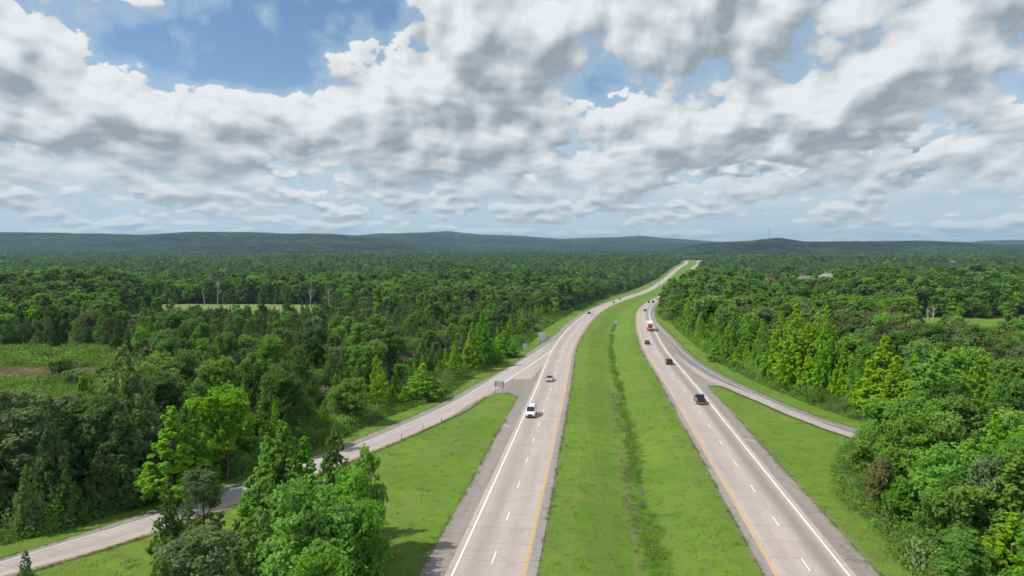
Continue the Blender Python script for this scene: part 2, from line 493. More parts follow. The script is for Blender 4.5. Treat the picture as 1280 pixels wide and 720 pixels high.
# ------------------------------------------------------------------ ground sheet
def ground_material():
    m, T, out = material('grass_land')
    tc = T.new('ShaderNodeTexCoord').outputs['Object']
    def att(n): return T.new('ShaderNodeAttribute', attribute_name=n).outputs['Fac']
    mown, dry, dirt, wood, verge, ditch = att('mown'), att('dry'), att('dirt'), att('wood'), att('verge'), att('ditch')
    n1 = T.noise(tc, 0.045, 4, 0.6)
    n2 = T.noise(tc, 0.35, 5, 0.65)
    n3 = T.noise(tc, 2.6, 4, 0.7)
    n4 = T.noise(tc, 9.0, 3, 0.7)
    g = T.mix(T.ss(n1, 0.35, 0.65), (0.104, 0.222, 0.018), (0.170, 0.290, 0.030))
    g = T.mix(T.ss(n2, 0.40, 0.72), g, (0.120, 0.172, 0.034))
    g = T.mix(T.m('MULTIPLY', T.ss(n3, 0.40, 0.75), 0.55), g, (0.185, 0.235, 0.062))
    g = T.mix(T.m('MULTIPLY', T.ss(n4, 0.54, 0.34), 0.75), g, (0.045, 0.105, 0.010))
    # mower swaths run along the road
    o = att('offset')
    sw = T.noise(T.xyz(T.m('MULTIPLY', o, 0.55), T.m('MULTIPLY', T.sep(tc)[1], 0.02), 0.0), 1.0, 3, 0.6)
    g = T.mix(T.m('MULTIPLY', T.ss(sw, 0.42, 0.66), 0.55), g, (0.14, 0.20, 0.045))
    n5 = T.noise(tc, 0.11, 5, 0.7, 0.6)
    g = T.mix(T.m('MULTIPLY', T.ss(n5, 0.52, 0.68), 0.55), g, (0.160, 0.200, 0.055))
    g = T.mix(T.m('MULTIPLY', T.ss(n5, 0.44, 0.30), 0.45), g, (0.050, 0.135, 0.012))
    tr = T.m('ABSOLUTE', T.m('SUBTRACT', T.m('ABSOLUTE', o), 8.3))
    g = T.mix(T.m('MULTIPLY', T.ss(tr, 0.35, 0.05), T.m('MULTIPLY', T.ss(n2, 0.35, 0.6), 0.4)), g, (0.21, 0.21, 0.075))
    # dead thatch beside the ditch and along the pavement
    thatch = T.mix(n4, (0.16, 0.14, 0.085), (0.26, 0.23, 0.15))
    g = T.mix(T.m('MULTIPLY', T.ss(T.m('ADD', verge, T.m('MULTIPLY', T.m('SUBTRACT', n3, 0.5), 1.5)), 0.50, 0.95), 0.75), g, thatch)
    dk = T.mix(n3, (0.05, 0.135, 0.012), (0.095, 0.22, 0.018))
    g = T.mix(T.ss(T.m('ADD', ditch, T.m('MULTIPLY', T.m('SUBTRACT', n2, 0.5), 2.0)), 0.40, 0.85), g, dk)
    meadow = T.mix(T.ss(n2, 0.35, 0.65), (0.11, 0.19, 0.035), (0.20, 0.25, 0.08))
    straw = T.mix(n3, (0.21, 0.18, 0.115), (0.29, 0.25, 0.155))
    meadow = T.mix(T.ss(T.m('ADD', dry, T.m('MULTIPLY', T.m('SUBTRACT', n2, 0.5), 0.7)), 0.4, 0.75), meadow, straw)
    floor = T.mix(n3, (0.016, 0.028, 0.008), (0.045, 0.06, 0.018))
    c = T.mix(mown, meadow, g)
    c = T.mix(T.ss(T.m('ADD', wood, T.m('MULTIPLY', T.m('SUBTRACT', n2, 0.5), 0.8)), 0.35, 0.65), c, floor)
    soil = T.mix(T.noise(tc, 0.8, 4, 0.7), (0.13, 0.07, 0.05), (0.30, 0.21, 0.165))
    c = T.mix(T.ss(T.m('ADD', dirt, T.m('MULTIPLY', T.m('SUBTRACT', n3, 0.5), 0.5)), 0.4, 0.6), c, soil)
    h = T.m('ADD', T.m('MULTIPLY', n3, 0.16), T.m('MULTIPLY', n4, 0.08))
    b = T.new('ShaderNodeBump', {'Strength': 1.0, 'Distance': 0.9, 'Height': h})
    principled(T, out, c, 0.95, 0, 0.1, b.outputs[0])
    return m

def build_ground():
    rad = [12.0]
    while rad[-1] < 15000:
        r = rad[-1]
        rad.append(r + max(0.8, r * (0.0085 if r < 3500 else 0.02)))
    rad = np.array(rad)
    az = np.concatenate([np.arange(-180, -58, 4.0), np.arange(-58, -44, 0.8), np.arange(-44, 44.01, 0.16), np.arange(44.8, 58, 0.8), np.arange(60, 180, 4.0)])
    A, Rr = np.meshgrid(np.radians(az), rad)
    X = Rr * np.sin(A); Y = Rr * np.cos(A)
    Z = terrain(X, Y)
    nr, na = X.shape
    centre = np.array([[0, 0, float(terrain(np.array(0.), np.array(0.)))]])
    V = np.concatenate([np.stack([X, Y, Z], -1).reshape(-1, 3), centre])
    i = np.arange(nr - 1)[:, None] * na; j = np.arange(na)[None, :]; j2 = (j + 1) % na
    Fq = np.stack([i + j, i + na + j, i + na + j2, i + j2], -1).reshape(-1, 4)[:, ::-1]
    c = len(V) - 1
    jj = np.arange(na); cap = np.stack([np.full(na, c), jj, (jj + 1) % na, (jj + 1) % na], -1)
    x, y = V[:, 0], V[:, 1]
    near = np.hypot(x, y) < 2700
    corr = inside(OPEN_CORRIDOR, x, y)
    o = road_offset(x, y)
    mown = corr.astype(float)
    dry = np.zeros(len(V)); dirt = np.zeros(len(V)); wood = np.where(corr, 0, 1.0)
    for k, p in CLEARINGS.items():
        ins = inside(p, x, y)
        wood[ins] = 0
        if k in ('scar', 'track', 'trail'): dirt[ins] = 1
        if k == 'field': dry[ins] = 0.50
        if k == 'meadow':
            q = ground_at(20, 468); dry[ins] = (0.9 * np.exp(-(((x - q[0]) / 32) ** 2 + ((y - q[1]) / 14) ** 2)))[ins]
        if k in ('farclear', 'pasture'): mown[ins] = 1; 
    verge = np.maximum(1.05 - np.abs(np.abs(o) - (MED / 2 - 1.3)) / 1.1, 0)
    verge = np.maximum(verge, np.maximum(1.0 - np.abs(np.abs(o) - (MED / 2 + LANES + 3.4)) / 1.2, 0))
    verge = np.maximum(verge, 0.78 * np.maximum(1.0 - np.abs(o + 1.0 - .8 * fnoise(y / 14, o * 0, 3)) / 1.6, 0) * (y < 170) * sstep(vnoise(y / 11.0, y * 0 + 2.2), .25, .6))
    ditch = np.where(corr, np.maximum(1.0 - np.abs(o - 0.8) / np.interp(y, [0, 150, 400, 900], [1.9, 1.6, .9, 0.1]), 0), 0)
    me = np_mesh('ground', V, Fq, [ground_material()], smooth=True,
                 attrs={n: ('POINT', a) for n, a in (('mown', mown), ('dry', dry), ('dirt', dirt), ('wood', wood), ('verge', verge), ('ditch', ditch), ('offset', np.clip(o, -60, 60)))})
    o_ = link('ground', me)
    tag(o_, kind='structure')
build_ground()
# ------------------------------------------------------------------ pavements
def pavement_material(name, base, dark, stain=0.0, joints=True, stain_at=-1.8, stain_w=1.5, seed=0.0, bleach=0.0):
    """UV: u = metres across, v = metres along"""
    m, T, out = material(name)
    uv = T.new('ShaderNodeTexCoord').outputs['UV']
    s = T.sep(uv)
    u, v = s[0], s[1]
    p = T.xyz(u, v, seed)
    n1 = T.noise(T.xyz(T.m('MULTIPLY', u, 1.0), T.m('MULTIPLY', v, 0.06), seed), 0.9, 4, 0.6)
    n2 = T.noise(p, 3.5, 5, 0.7)
    n3 = T.noise(T.xyz(T.m('MULTIPLY', u, 0.2), T.m('MULTIPLY', v, 0.12), seed), 1.0, 3, 0.6)
    c = T.mix(T.ss(n1, 0.3, 0.7), tuple(b * 0.92 for b in base), tuple(b * 1.06 for b in base))
    c = T.mix(T.m('MULTIPLY', T.ss(n2, 0.45, 0.8), 0.35), c, dark)
    c = T.mix(T.m('MULTIPLY', T.ss(n3, 0.5, 0.75), 0.3), c, tuple(b * 0.8 for b in base))
    if joints:
        # slabs of 4.6 m: sealed joints and slight slab-to-slab differences
        vs = T.m('DIVIDE', v, 4.6)
        fr = T.m('ABSOLUTE', T.m('SUBTRACT', T.m('FRACT', vs), 0.5))
        jl = T.m('MULTIPLY', T.ss(fr, 0.482, 0.495), 0.60)
        c = T.mix(jl, c, tuple(b * 0.45 for b in base))
        wn = T.new('ShaderNodeTexWhiteNoise', noise_dimensions='1D')
        T.put(wn.inputs['W'], T.m('FLOOR', vs))
        c = T.mix(T.m('MULTIPLY', wn.outputs['Value'], 0.20), c, tuple(b * 0.62 for b in base))
    if stain > 0:
        # the band of rubber and oil that the traffic has left in the driving lane
        wob = T.m('MULTIPLY', T.m('SUBTRACT', T.noise(T.xyz(0.0, T.m('MULTIPLY', v, 0.02), seed), 1.0, 2), 0.5), 0.5)
        d = T.m('ABSOLUTE', T.m('SUBTRACT', T.m('ADD', u, wob), stain_at))
        band = T.m('MULTIPLY', T.ss(d, stain_w, 0.15), T.lin(n1, 0.2, 0.8, 0.75, 1.0))
        c = T.mix(T.m('MULTIPLY', band, stain), c, tuple(b * 0.50 for b in base))
        d2 = T.m('ABSOLUTE', T.m('SUBTRACT', T.m('ADD', u, wob), -stain_at))
        c = T.mix(T.m('MULTIPLY', T.ss(d2, 1.4, 0.2), stain * 0.28), c, tuple(b * 0.6 for b in base))
    n6 = T.noise(T.xyz(T.m('MULTIPLY', u, 0.7), T.m('MULTIPLY', v, 0.10), seed + 3.0), 1.0, 5, 0.75)
    c = T.mix(T.m('MULTIPLY', T.ss(n6, 0.55, 0.72), 0.32), c, dark)
    # tar-filled cracks
    crk = T.new('ShaderNodeTexVoronoi', {'Scale': 0.23}, feature='DISTANCE_TO_EDGE')
    T.put(crk.inputs['Vector'], T.v('ADD', p, T.v('SCALE', T.new('ShaderNodeTexNoise', {'Vector': p, 'Scale': 0.6, 'Detail': 4.0}).outputs['Color'], scale=1.6)))
    c = T.mix(T.m('MULTIPLY', T.ss(crk.outputs['Distance'], 0.022, 0.004), 0.75 if not joints else 0.28), c, dark)
    b = T.new('ShaderNodeBump', {'Strength': 0.35, 'Distance': 0.02, 'Height': T.noise(p, 25, 3, 0.7)})
    principled(T, out, c, 0.88, 0, 0.25, b.outputs[0])
    return m
def paint_material(name, col, wear=0.35):
    m, T, out = material(name)
    tc = T.new('ShaderNodeTexCoord').outputs['Object']
    n = T.noise(tc, 1.6, 5, 0.75)
    c = T.mix(T.ss(n, 0.60, 0.85, 0.0, wear), col, (0.33, 0.30, 0.27))
    principled(T, out, c, 0.7, 0, 0.3)
    return m
M_CONC_L = pavement_material('worn_concrete', (0.435, 0.375, 0.345), (0.24, 0.21, 0.19), 0.42, True, -1.75, 1.7, 0.0)
M_CONC_R = pavement_material('worn_concrete_dark_lane', (0.435, 0.375, 0.345), (0.24, 0.21, 0.19), 0.85, True, 2.15, 1.65, 5.0)
M_SHO = pavement_material('shoulder_asphalt', (0.265, 0.235, 0.215), (0.14, 0.125, 0.11), 0, False, seed=2.0)
M_SHI = pavement_material('inner_shoulder_asphalt', (0.285, 0.26, 0.24), (0.15, 0.13, 0.12), 0, False, seed=8.0)
M_RAMP = pavement_material('ramp_concrete', (0.42, 0.375, 0.35), (0.25, 0.22, 0.20), 0.25, True, 0.0, 1.4, 3.0)
M_RAMP_D = pavement_material('ramp_asphalt', (0.21, 0.19, 0.185), (0.12, 0.11, 0.105), 0.3, False, 0.0, 1.3, 4.0)
M_PATCH = pavement_material('asphalt_patch', (0.25, 0.215, 0.195), (0.15, 0.13, 0.115), 0, False, seed=6.0)
M_WHITE = paint_material('white_road_paint', (0.72, 0.72, 0.70))
M_YELLOW = paint_material('yellow_road_paint', (0.62, 0.36, 0.06))

RS = np.concatenate([np.arange(-40, 340, 4.0), np.arange(340, 1000, 8.0), np.arange(1000, 2420, 12.0)])
_RL = np.concatenate([[0], np.cumsum(np.hypot(np.diff(road_x(RS)), np.diff(RS)))])
def level(x, y, lift):
    """height of pavement: the land without its ditches"""
    return road_z(y) * 1.0 + lift
def road_level(off, y, lift):
    return road_z(y) + lift
def strip(offs, lift, s=RS):
    """ribbon following the highway between lateral offsets"""
    offs = np.asarray(offs, float)
    V = []; UV = []
    L = np.interp(s, RS, _RL)
    k = road_slope(s); n = np.sqrt(1 + k * k)
    for o in offs:
        V.append(np.stack([road_x(s) + o / n, s - o * k / n, road_z(s) + lift], -1))
        UV.append(np.stack([np.full(len(s), o), L], -1))
    V = np.stack(V, 1); UV = np.stack(UV, 1)          # (S, O, .)
    S, O = V.shape[:2]
    # a ribbon's points must lie on the land along their own y
    x, y = V[..., 0], V[..., 1]
    V[..., 2] = terrain_flat(x, y) + lift
    i = np.arange(S - 1)[:, None] * O; j = np.arange(O - 1)[None, :]
    Fq = np.stack([i + j, i + j + 1, i + O + j + 1, i + O + j], -1).reshape(-1, 4)
    return V.reshape(-1, 3), Fq, UV.reshape(-1, 2)
def terrain_flat(x, y):
    return terrain(x, y)
def merge(parts):
    V, Fc, U, n = [], [], [], 0
    for v, f, u in parts:
        V.append(v); Fc.append(f + n); U.append(u); n += len(v)
    return np.concatenate(V), np.concatenate(Fc), np.concatenate(U)
def shift_u(p, c):
    v, f, u = p
    u = u.copy(); u[:, 0] -= c
    return v, f, u
def resample(line, n):
    line = np.asarray(line, float)
    d = np.concatenate([[0], np.cumsum(np.hypot(*np.diff(line, axis=0).T))])
    t = np.linspace(0, d[-1], n)
    return np.stack([np.interp(t, d, line[:, 0]), np.interp(t, d, line[:, 1])], -1), t
def smooth_line(line, n=160, it=30):
    p, _ = resample(line, n)
    for _ in range(it):
        q = p.copy(); q[1:-1] = (p[:-2] + 2 * p[1:-1] + p[2:]) / 4; p = q
    return p
def ribbon2(a, b, lift, across=5, n=160):
    """ribbon between two lines of the ground"""
    A, t = resample(a, n); B, _ = resample(b, n)
    w = np.linspace(0, 1, across)[None, :, None]
    P = A[:, None] * (1 - w) + B[:, None] * w
    x, y = P[..., 0], P[..., 1]
    z = terrain_flat(x, y) + lift
    V = np.stack([x, y, z], -1)
    half = np.linalg.norm(B - A, axis=1)[:, None] * (np.linspace(-.5, .5, across)[None, :])
    UV = np.stack([half, np.broadcast_to(t[:, None], half.shape)], -1)
    S, O = V.shape[:2]
    i = np.arange(S - 1)[:, None] * O; j = np.arange(O - 1)[None, :]
    Fq = np.stack([i + j, i + j + 1, i + O + j + 1, i + O + j], -1).reshape(-1, 4)
    # faces must look up
    v = V.reshape(-1, 3); f = Fq[0]
    if np.cross(v[f[1]] - v[f[0]], v[f[2]] - v[f[0]])[2] < 0: Fq = Fq[:, ::-1]
    return v, Fq, UV.reshape(-1, 2)
def offset_line(line, d):
    t = np.gradient(line, axis=0); t /= np.linalg.norm(t, axis=1)[:, None]
    return line + np.stack([t[:, 1], -t[:, 0]], -1) * d
def line_strip(line, width, lift, n=200, t0=0, t1=1):
    p, _ = resample(line, n)
    p = p[int(t0 * n):max(int(t1 * n), 2)]
    return ribbon2(offset_line(p, -width / 2), offset_line(p, width / 2), lift, 2, len(p))
def structure(name, parts, m):
    v, f, u = merge(parts) if isinstance(parts, list) else parts
    # every face looks up
    nrm = np.cross(v[f[:, 1]] - v[f[:, 0]], v[f[:, 2]] - v[f[:, 0]])[:, 2]
    f = f.copy(); f[nrm < 0] = f[nrm < 0][:, ::-1]
    o = link(name, np_mesh(name, v, f, [m], uv=u, smooth=True))
    return tag(o, kind='structure')

IN = MED / 2
OUT = MED / 2 + LANES
L1, L2, L3, L4 = 0.045, 0.065, 0.085, 0.105
# shoulders and carriageways
structure('inner_shoulder', strip([-IN - 0.2, -IN + 0.6, -IN + 1.35], L2), M_SHI)
structure('inner_shoulder', strip([IN - 1.25, IN - 0.6, IN + 0.2], L2), M_SHI)
structure('outer_shoulder', strip([-OUT - 3.35, -OUT - 1.8, -OUT + 0.2], L2), M_SHO)
structure('outer_shoulder', strip([OUT - 0.2, OUT + 1.6, OUT + 3.1], L2), M_SHO)
cl = -(IN + OUT) / 2; cr = (IN + OUT) / 2
structure('carriageway', shift_u(strip([-OUT - 0.75, -OUT + 1.8, cl, -IN - 1.8, -IN + 0.28], L3), cl), M_CONC_L)
structure('carriageway', shift_u(strip([IN - 0.28, IN + 1.8, cr, OUT - 1.8, OUT + 0.75], L3), cr), M_CONC_R)
# exit ramp on the left
lr_out = smooth_line(ground_line([(-160, 746), (0, 700.6), (97, 669.5), (187, 640), (300, 602), (395, 570), (444, 550.6), (545, 508), (592, 482), (640, 456), (665, 436.5), (685, 424), (700, 413)]))
lr_in = smooth_line(ground_line([(-120, 762), (50, 712), (117, 692), (177, 673), (300, 632), (400, 594), (484, 559), (541, 534), (585, 513), (612, 495)]), it=14)
lr_gore = ground_line([(-120, 762), (50, 712), (117, 692), (177, 673), (300, 632), (400, 594), (484, 559), (541, 534), (585, 513), (608, 496.5), (620, 491.5), (640, 492.5), (656, 490), (672, 466), (690, 446), (706, 424), (713, 414)])
lw = smooth_line(ground_line([(-150, 750), (0, 704.8), (93, 675.5), (183, 650), (300, 610.5), (395, 577), (472, 547), (536, 518.5), (574, 500), (617, 473), (643, 457.2), (673, 438.8), (690, 427)]))
ly = ground_line([(-130, 758), (50, 708), (115, 690.5), (179, 669.5), (300, 628.5), (400, 590.5), (484, 556), (541, 531), (564, 520), (592, 502), (618, 486)])
ly = smooth_line(ly, it=10)
lgore = ground_line([(618, 486), (632, 477), (660, 458.5), (689, 439.2)])
structure('exit_ramp_shoulder', ribbon2(lr_out, lr_gore, L1, 9, 260), M_SHO)
structure('exit_ramp', ribbon2(smooth_line(lw - 0, 160, 0), ground_line([(-130, 758.5), (50, 709), (115, 691.5), (179, 670.5), (300, 629.5), (400, 591.5), (484, 557), (541, 532), (564, 521), (592, 503), (612, 493), (634, 478), (650, 474), (664, 474), (676, 460), (700, 432), (708, 420)]), L2, 7, 240), M_RAMP)
# slip road on the right
rr_out = smooth_line(ground_line([(822, 402), (835, 415), (852.5, 432), (861, 440.5), (878, 454), (907, 471), (935, 484.5), (978, 504), (1036, 526.5), (1077, 537), (1120, 546), (1190, 558)]), it=10)
rr_in = ground_line([(815, 405), (829, 422), (842, 440), (856, 458), (872, 477), (885.5, 483), (901, 483), (928, 495), (960, 508.5), (978, 517), (1028, 536.5), (1071, 551), (1120, 563), (1190, 578)])
structure('entry_ramp_shoulder', ribbon2(rr_out, rr_in, L1, 7, 220), M_SHO)
rr_lane_in = smooth_line(ground_line([(842, 445), (856, 457), (870, 466.5), (885.5, 476), (909, 486), (960, 507), (978, 515.5), (1028, 535), (1071, 549.5), (1120, 561), (1190, 576)]), it=6)
rr_strip = smooth_line(ground_line([(845, 441), (859, 453.5), (873, 462.5), (888, 471.5), (911, 481.5), (962, 502), (980, 510.5), (1030, 530), (1073, 544.3), (1122, 556), (1192, 570.5)]), it=6)
structure('entry_ramp', ribbon2(rr_strip, rr_lane_in, L2, 3, 200), M_RAMP)
structure('entry_ramp_lane', ribbon2(smooth_line(offset_line(resample(rr_out, 200)[0], 0.9), 160, 2), rr_strip, L2 - 0.008, 4, 200), M_RAMP_D)
# asphalt patch in the gore
gp = ground_line([(628, 474), (655, 474), (655, 500), (630, 500)])
structure('asphalt_patch', ribbon2(ground_line([(640, 474.5), (632, 491)]), ground_line([(656, 474.5), (651, 497)]), L4 - 0.012, 4, 20), M_PATCH)

# painted lines
white = [strip([-OUT - 0.11, -OUT + 0.11], L4), strip([OUT - 0.11, OUT + 0.11], L4),
         line_strip(lw[:-4], 0.17, L4), line_strip(lgore, 0.30, L4 + 0.004, 60)]
white.append(line_strip(offset_line(resample(rr_out, 220)[0], 2.1), 0.15, L4, 200, 0.02, 0.98))
yellow = [strip([-IN - 0.10, -IN + 0.10], L4), strip([IN - 0.10, IN + 0.10], L4), line_strip(ly, 0.15, L4)]
for a, b in (((629, 531.5), (638, 534.5)), ((931, 550), (945, 552.5)), ((886, 478.5), (893, 478.8))):
    white.append(line_strip(ground_line([a, b]), 0.16, L4 + .004, 4))
for side, ph in ((cl, 69.5), (cr, 72.0)):
    # ten-foot dashes every forty feet
    st = ph - 12.19 * 9
    L0 = np.interp(st, RS, _RL)
    for i in range(140):
        a = L0 + 12.19 * i; b = a + 3.05
        ya, yb = np.interp([a, b], _RL, RS)
        white.append(strip([side - 0.075, side + 0.075], L4, np.array([ya, (ya + yb) / 2, yb])))
structure('white_lane_markings', white, M_WHITE)
structure('yellow_edge_lines', yellow, M_YELLOW)
# water standing in the median ditch
def build_water():
    m, T, out = material('ditch_water_surface')
    principled(T, out, (0.05, 0.07, 0.06), 0.06, 0, 0.6)
    parts = []
    for (y0, y1, o, w) in ((128, 138, 0.9, 0.40), (163, 170, 0.6, .25), (96, 101, 1.0, .25), (305, 400, 0.6, 0.8), (200, 214, 0.5, .25)):
        s = np.linspace(y0, y1, 14)
        t = np.linspace(-1, 1, 14); ww = w * np.sqrt(np.maximum(1 - t * t, 0.01)) * (1 + .3 * np.sin(s * 1.7))
        k = road_slope(s)
        a = np.stack([road_x(s) + o - ww, s], -1); b = np.stack([road_x(s) + o + ww, s], -1)
        v, f, u = ribbon2(a, b, 0.03, 3, 14)
        parts.append((v, f, u))
    structure('ditch_water', parts, m)
build_water()
# ------------------------------------------------------------------ foliage materials
def leaf_material(name, c0, c1, c2, trans=0.30, var=0.35, shade_patches=False):
    """c0 dark, c1 usual, c2 fresh; each leaf clump carries its own age, each tree its own tone"""
    m, T, out = material(name)
    age = T.new('ShaderNodeAttribute', attribute_name='age').outputs['Fac']
    oi = T.new('ShaderNodeObjectInfo').outputs['Random']
    tone = T.m('ADD', T.m('MULTIPLY', age, 0.62), T.m('MULTIPLY', T.m('SUBTRACT', oi, 0.5), var))
    ramp = T.new('ShaderNodeValToRGB')
    ramp.color_ramp.elements[0].position = 0.0; ramp.color_ramp.elements[0].color = (*c0, 1)
    ramp.color_ramp.elements[1].position = 1.0; ramp.color_ramp.elements[1].color = (*c2, 1)
    e = ramp.color_ramp.elements.new(0.45); e.color = (*c1, 1)
    T.l.new(T.m('ADD', tone, 0.1), ramp.inputs[0])
    hsv = T.new('ShaderNodeHueSaturation', {'Saturation': 1.0})
    T.put(hsv.inputs['Hue'], T.lin(T.m('FRACT', T.m('MULTIPLY', oi, 7.31)), 0, 1, 0.488, 0.518))
    T.put(hsv.inputs['Value'], T.lin(T.m('FRACT', T.m('MULTIPLY', oi, 13.7)), 0, 1, 1 - var * .8, 1 + var * .8))
    T.put(hsv.inputs['Saturation'], T.lin(T.m('FRACT', T.m('MULTIPLY', oi, 23.1)), 0, 1, 1.0 - var * .5, 1.06))
    T.l.new(ramp.outputs[0], hsv.inputs['Color'])
    if shade_patches or 'oak' in name:
        # broad darker, bluer patches in leaf colour; on the hills they paint cloud shadow
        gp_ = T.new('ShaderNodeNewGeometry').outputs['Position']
        st = T.noise(T.v('MULTIPLY', gp_, (1, 1, 0)), 0.0021 if shade_patches else 0.006, 4, 0.6)
        v0 = T.mix(T.ss(st, 0.36, 0.64), ramp.outputs[0], T.mix(1.0, ramp.outputs[0], (0.45, 0.52, 0.66) if shade_patches else (0.62, 0.70, 0.85), 'MULTIPLY'))
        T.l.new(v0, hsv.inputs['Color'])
    d = T.new('ShaderNodeBsdfDiffuse', {'Roughness': 0.4})
    t = T.new('ShaderNodeBsdfTranslucent')
    T.l.new(hsv.outputs[0], d.inputs['Color'])
    T.l.new(T.mix(1.0, hsv.outputs[0], (1.15, 1.2, 0.6), 'MULTIPLY'), t.inputs['Color'])
    mx = T.new('ShaderNodeMixShader', {0: trans})
    T.l.new(d.outputs[0], mx.inputs[1]); T.l.new(t.outputs[0], mx.inputs[2])
    T.l.new(mx.outputs[0], out.inputs['Surface'])
    return m
M_OAK = leaf_material('oak_leaves', (0.106, 0.193, 0.039), (0.182, 0.328, 0.060), (0.293, 0.460, 0.086), 0.40, 0.44)
M_FRESH = leaf_material('fresh_green_leaves', (0.130, 0.281, 0.037), (0.211, 0.416, 0.052), (0.313, 0.529, 0.076), 0.44, 0.25)
M_LIME = leaf_material('lime_green_leaves', (0.21, 0.37, 0.030), (0.32, 0.53, 0.045), (0.43, 0.63, 0.065), 0.45, 0.08)
M_CEDAR = leaf_material('cedar_foliage', (0.121, 0.198, 0.053), (0.201, 0.310, 0.083), (0.293, 0.420, 0.108), 0.32, 0.32)
M_PINE = leaf_material('pine_needles', (0.112, 0.162, 0.069), (0.185, 0.246, 0.108), (0.274, 0.342, 0.146), 0.32, 0.25)
M_OLIVE = leaf_material('olive_brown_foliage', (0.121, 0.137, 0.057), (0.184, 0.205, 0.080), (0.257, 0.278, 0.103), 0.32, 0.3)
M_SILVER = leaf_material('silvery_leaves', (0.14, 0.22, 0.08), (0.23, 0.34, 0.14), (0.40, 0.49, 0.30), 0.35, 0.2)
M_HILL_SHADE_TINT = leaf_material('shade_tinted_hill_leaves', (0.038, 0.080, 0.042), (0.085, 0.152, 0.068), (0.160, 0.250, 0.100), 0.28, 0.5, True)  # leaf colour darkened to paint cloud shadow onto the hills
def bark_material(name, a, b):
    m, T, out = material(name)
    tc = T.new('ShaderNodeTexCoord').outputs['Object']
    n = T.noise(T.v('MULTIPLY', tc, (6, 6, 1.2)), 1.5, 4, 0.7)
    principled(T, out, T.mix(n, a, b), 0.9, 0, 0.15)
    return m
M_BARK = bark_material('bark', (0.05, 0.04, 0.03), (0.17, 0.14, 0.115))
M_DEAD = bark_material('bleached_dead_wood', (0.30, 0.27, 0.24), (0.50, 0.46, 0.42))

# ------------------------------------------------------------------ tree shapes
def leaf_quads(P, N, size, age, rg, narrow=1.0, fold=0.25):
    """one bent rhombus per leaf clump"""
    n = len(P)
    N = N / np.maximum(np.linalg.norm(N, axis=1, keepdims=True), 1e-6)
    a = rg.normal(size=(n, 3)); t1 = np.cross(N, a); t1 /= np.maximum(np.linalg.norm(t1, axis=1, keepdims=True), 1e-6)
    t2 = np.cross(N, t1)
    s = (size if np.ndim(size) else np.full(n, size))[:, None]
    f = N * s * fold * rg.uniform(-1, 1, (n, 1))
    V = np.stack([P - t1 * s * .62, P - t2 * s * .42 * narrow + f, P + t1 * s * .62, P + t2 * s * .42 * narrow + f], 1).reshape(-1, 3)
    F = np.arange(n * 4).reshape(-1, 4)
    return V, F, age
def sphere_dirs(rg, n):
    d = rg.normal(size=(n, 3)); return d / np.linalg.norm(d, axis=1, keepdims=True)
def lobes_to_leaves(lobes, rg, nleaf, size, up=0.3, jit=0.8, stretch=1.0, under=0.45):
    """lobes: (x, y, z, r, age). Sprays of leaves gather on the outside of each lobe, ragged and thinner beneath."""
    L = np.array(lobes)
    wgt = L[:, 3] ** 1.8; wgt /= wgt.sum()
    nspray = max(8, nleaf // 9)
    k = rg.choice(len(L), nspray, p=wgt)
    d = sphere_dirs(rg, nspray)
    flip = (d[:, 2] < -0.2) & (rg.random(nspray) > under)
    d[flip, 2] *= -1
    rad = L[k, 3] * np.where(rg.random(nspray) < .16, rg.uniform(1.05, 1.5, nspray), rg.uniform(.5, 1.08, nspray))
    S = L[k, :3] + d * rad[:, None] * np.array([1, 1, stretch])
    sage = L[k, 4] + rg.normal(size=nspray) * 0.15
    j = rg.integers(0, nspray, nleaf)
    P = S[j] + rg.normal(size=(nleaf, 3)) * (L[k[j], 3] * .17)[:, None] * np.array([1, 1, .8 * stretch])
    N = d[j] + rg.normal(size=(nleaf, 3)) * jit + np.array([0, 0, up + .35])
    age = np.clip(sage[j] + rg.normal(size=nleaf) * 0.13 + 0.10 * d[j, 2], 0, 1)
    s = size * rg.uniform(0.6, 1.35, nleaf)
    P[:, 2] = np.maximum(P[:, 2], 0.1)
    return P, N, s, age
def crown_oak(rg, H, R, nl, nleaf, size, low=0.14):
    """wide uneven broadleaf crown"""
    lobes = []
    nmain = max(4, nl // 7)
    mains = []
    for i in range(nmain):
        a = i * 2.4 + rg.uniform(-.4, .4); t = rg.uniform(0.15, 0.95)
        rr = R * math.sqrt(max(0.05, 1 - (t - .35) ** 2 / .55)) * rg.uniform(.32, .66)
        mains.append((math.cos(a) * rr, math.sin(a) * rr, H * (low + .12 + (1 - low - .22) * t)))
    mains.append((0, 0, H * .86))
    for i in range(nl):
        m = mains[i % len(mains)]
        d = sphere_dirs(rg, 1)[0] * rg.uniform(.25, 1.0) * R * .42
        r = R * rg.uniform(.13, .27)
        x, y, z = m[0] + d[0], m[1] + d[1], m[2] + d[2] * 1.35
        z = min(max(z, H * low), H - r * .8)
        lobes.append((x, y, z, r, rg.uniform(.2, .75)))
    return lobes_to_leaves(lobes, rg, nleaf, size)
def crown_gum(rg, H, R, nl, nleaf, size, low=0.10, power=.75, rough=.25):
    """upright pyramid with pointed, tiered branch ends"""
    lobes = []
    for i in range(nl):
        t = (i + rg.uniform(0, 1)) / nl
        t = t ** 1.15
        z = H * (low + (1 - low) * t)
        env = R * (1 - t) ** power * (0.55 + .45 * min(1, (t + .08) / .22))
        a = i * 2.39996 + rg.uniform(-.3, .3)
        rr = env * rg.uniform(.35, 1.0 + rough)
        r = max(R * .08, env * rg.uniform(.14, .30))
        lobes.append((math.cos(a) * rr, math.sin(a) * rr, z, r, rg.uniform(.25, .85) * .8 + .2 * t))
    lobes.append((0, 0, H * .96, R * .08, .9))
    return lobes_to_leaves(lobes, rg, nleaf, size, up=.5, jit=.75, stretch=1.2)
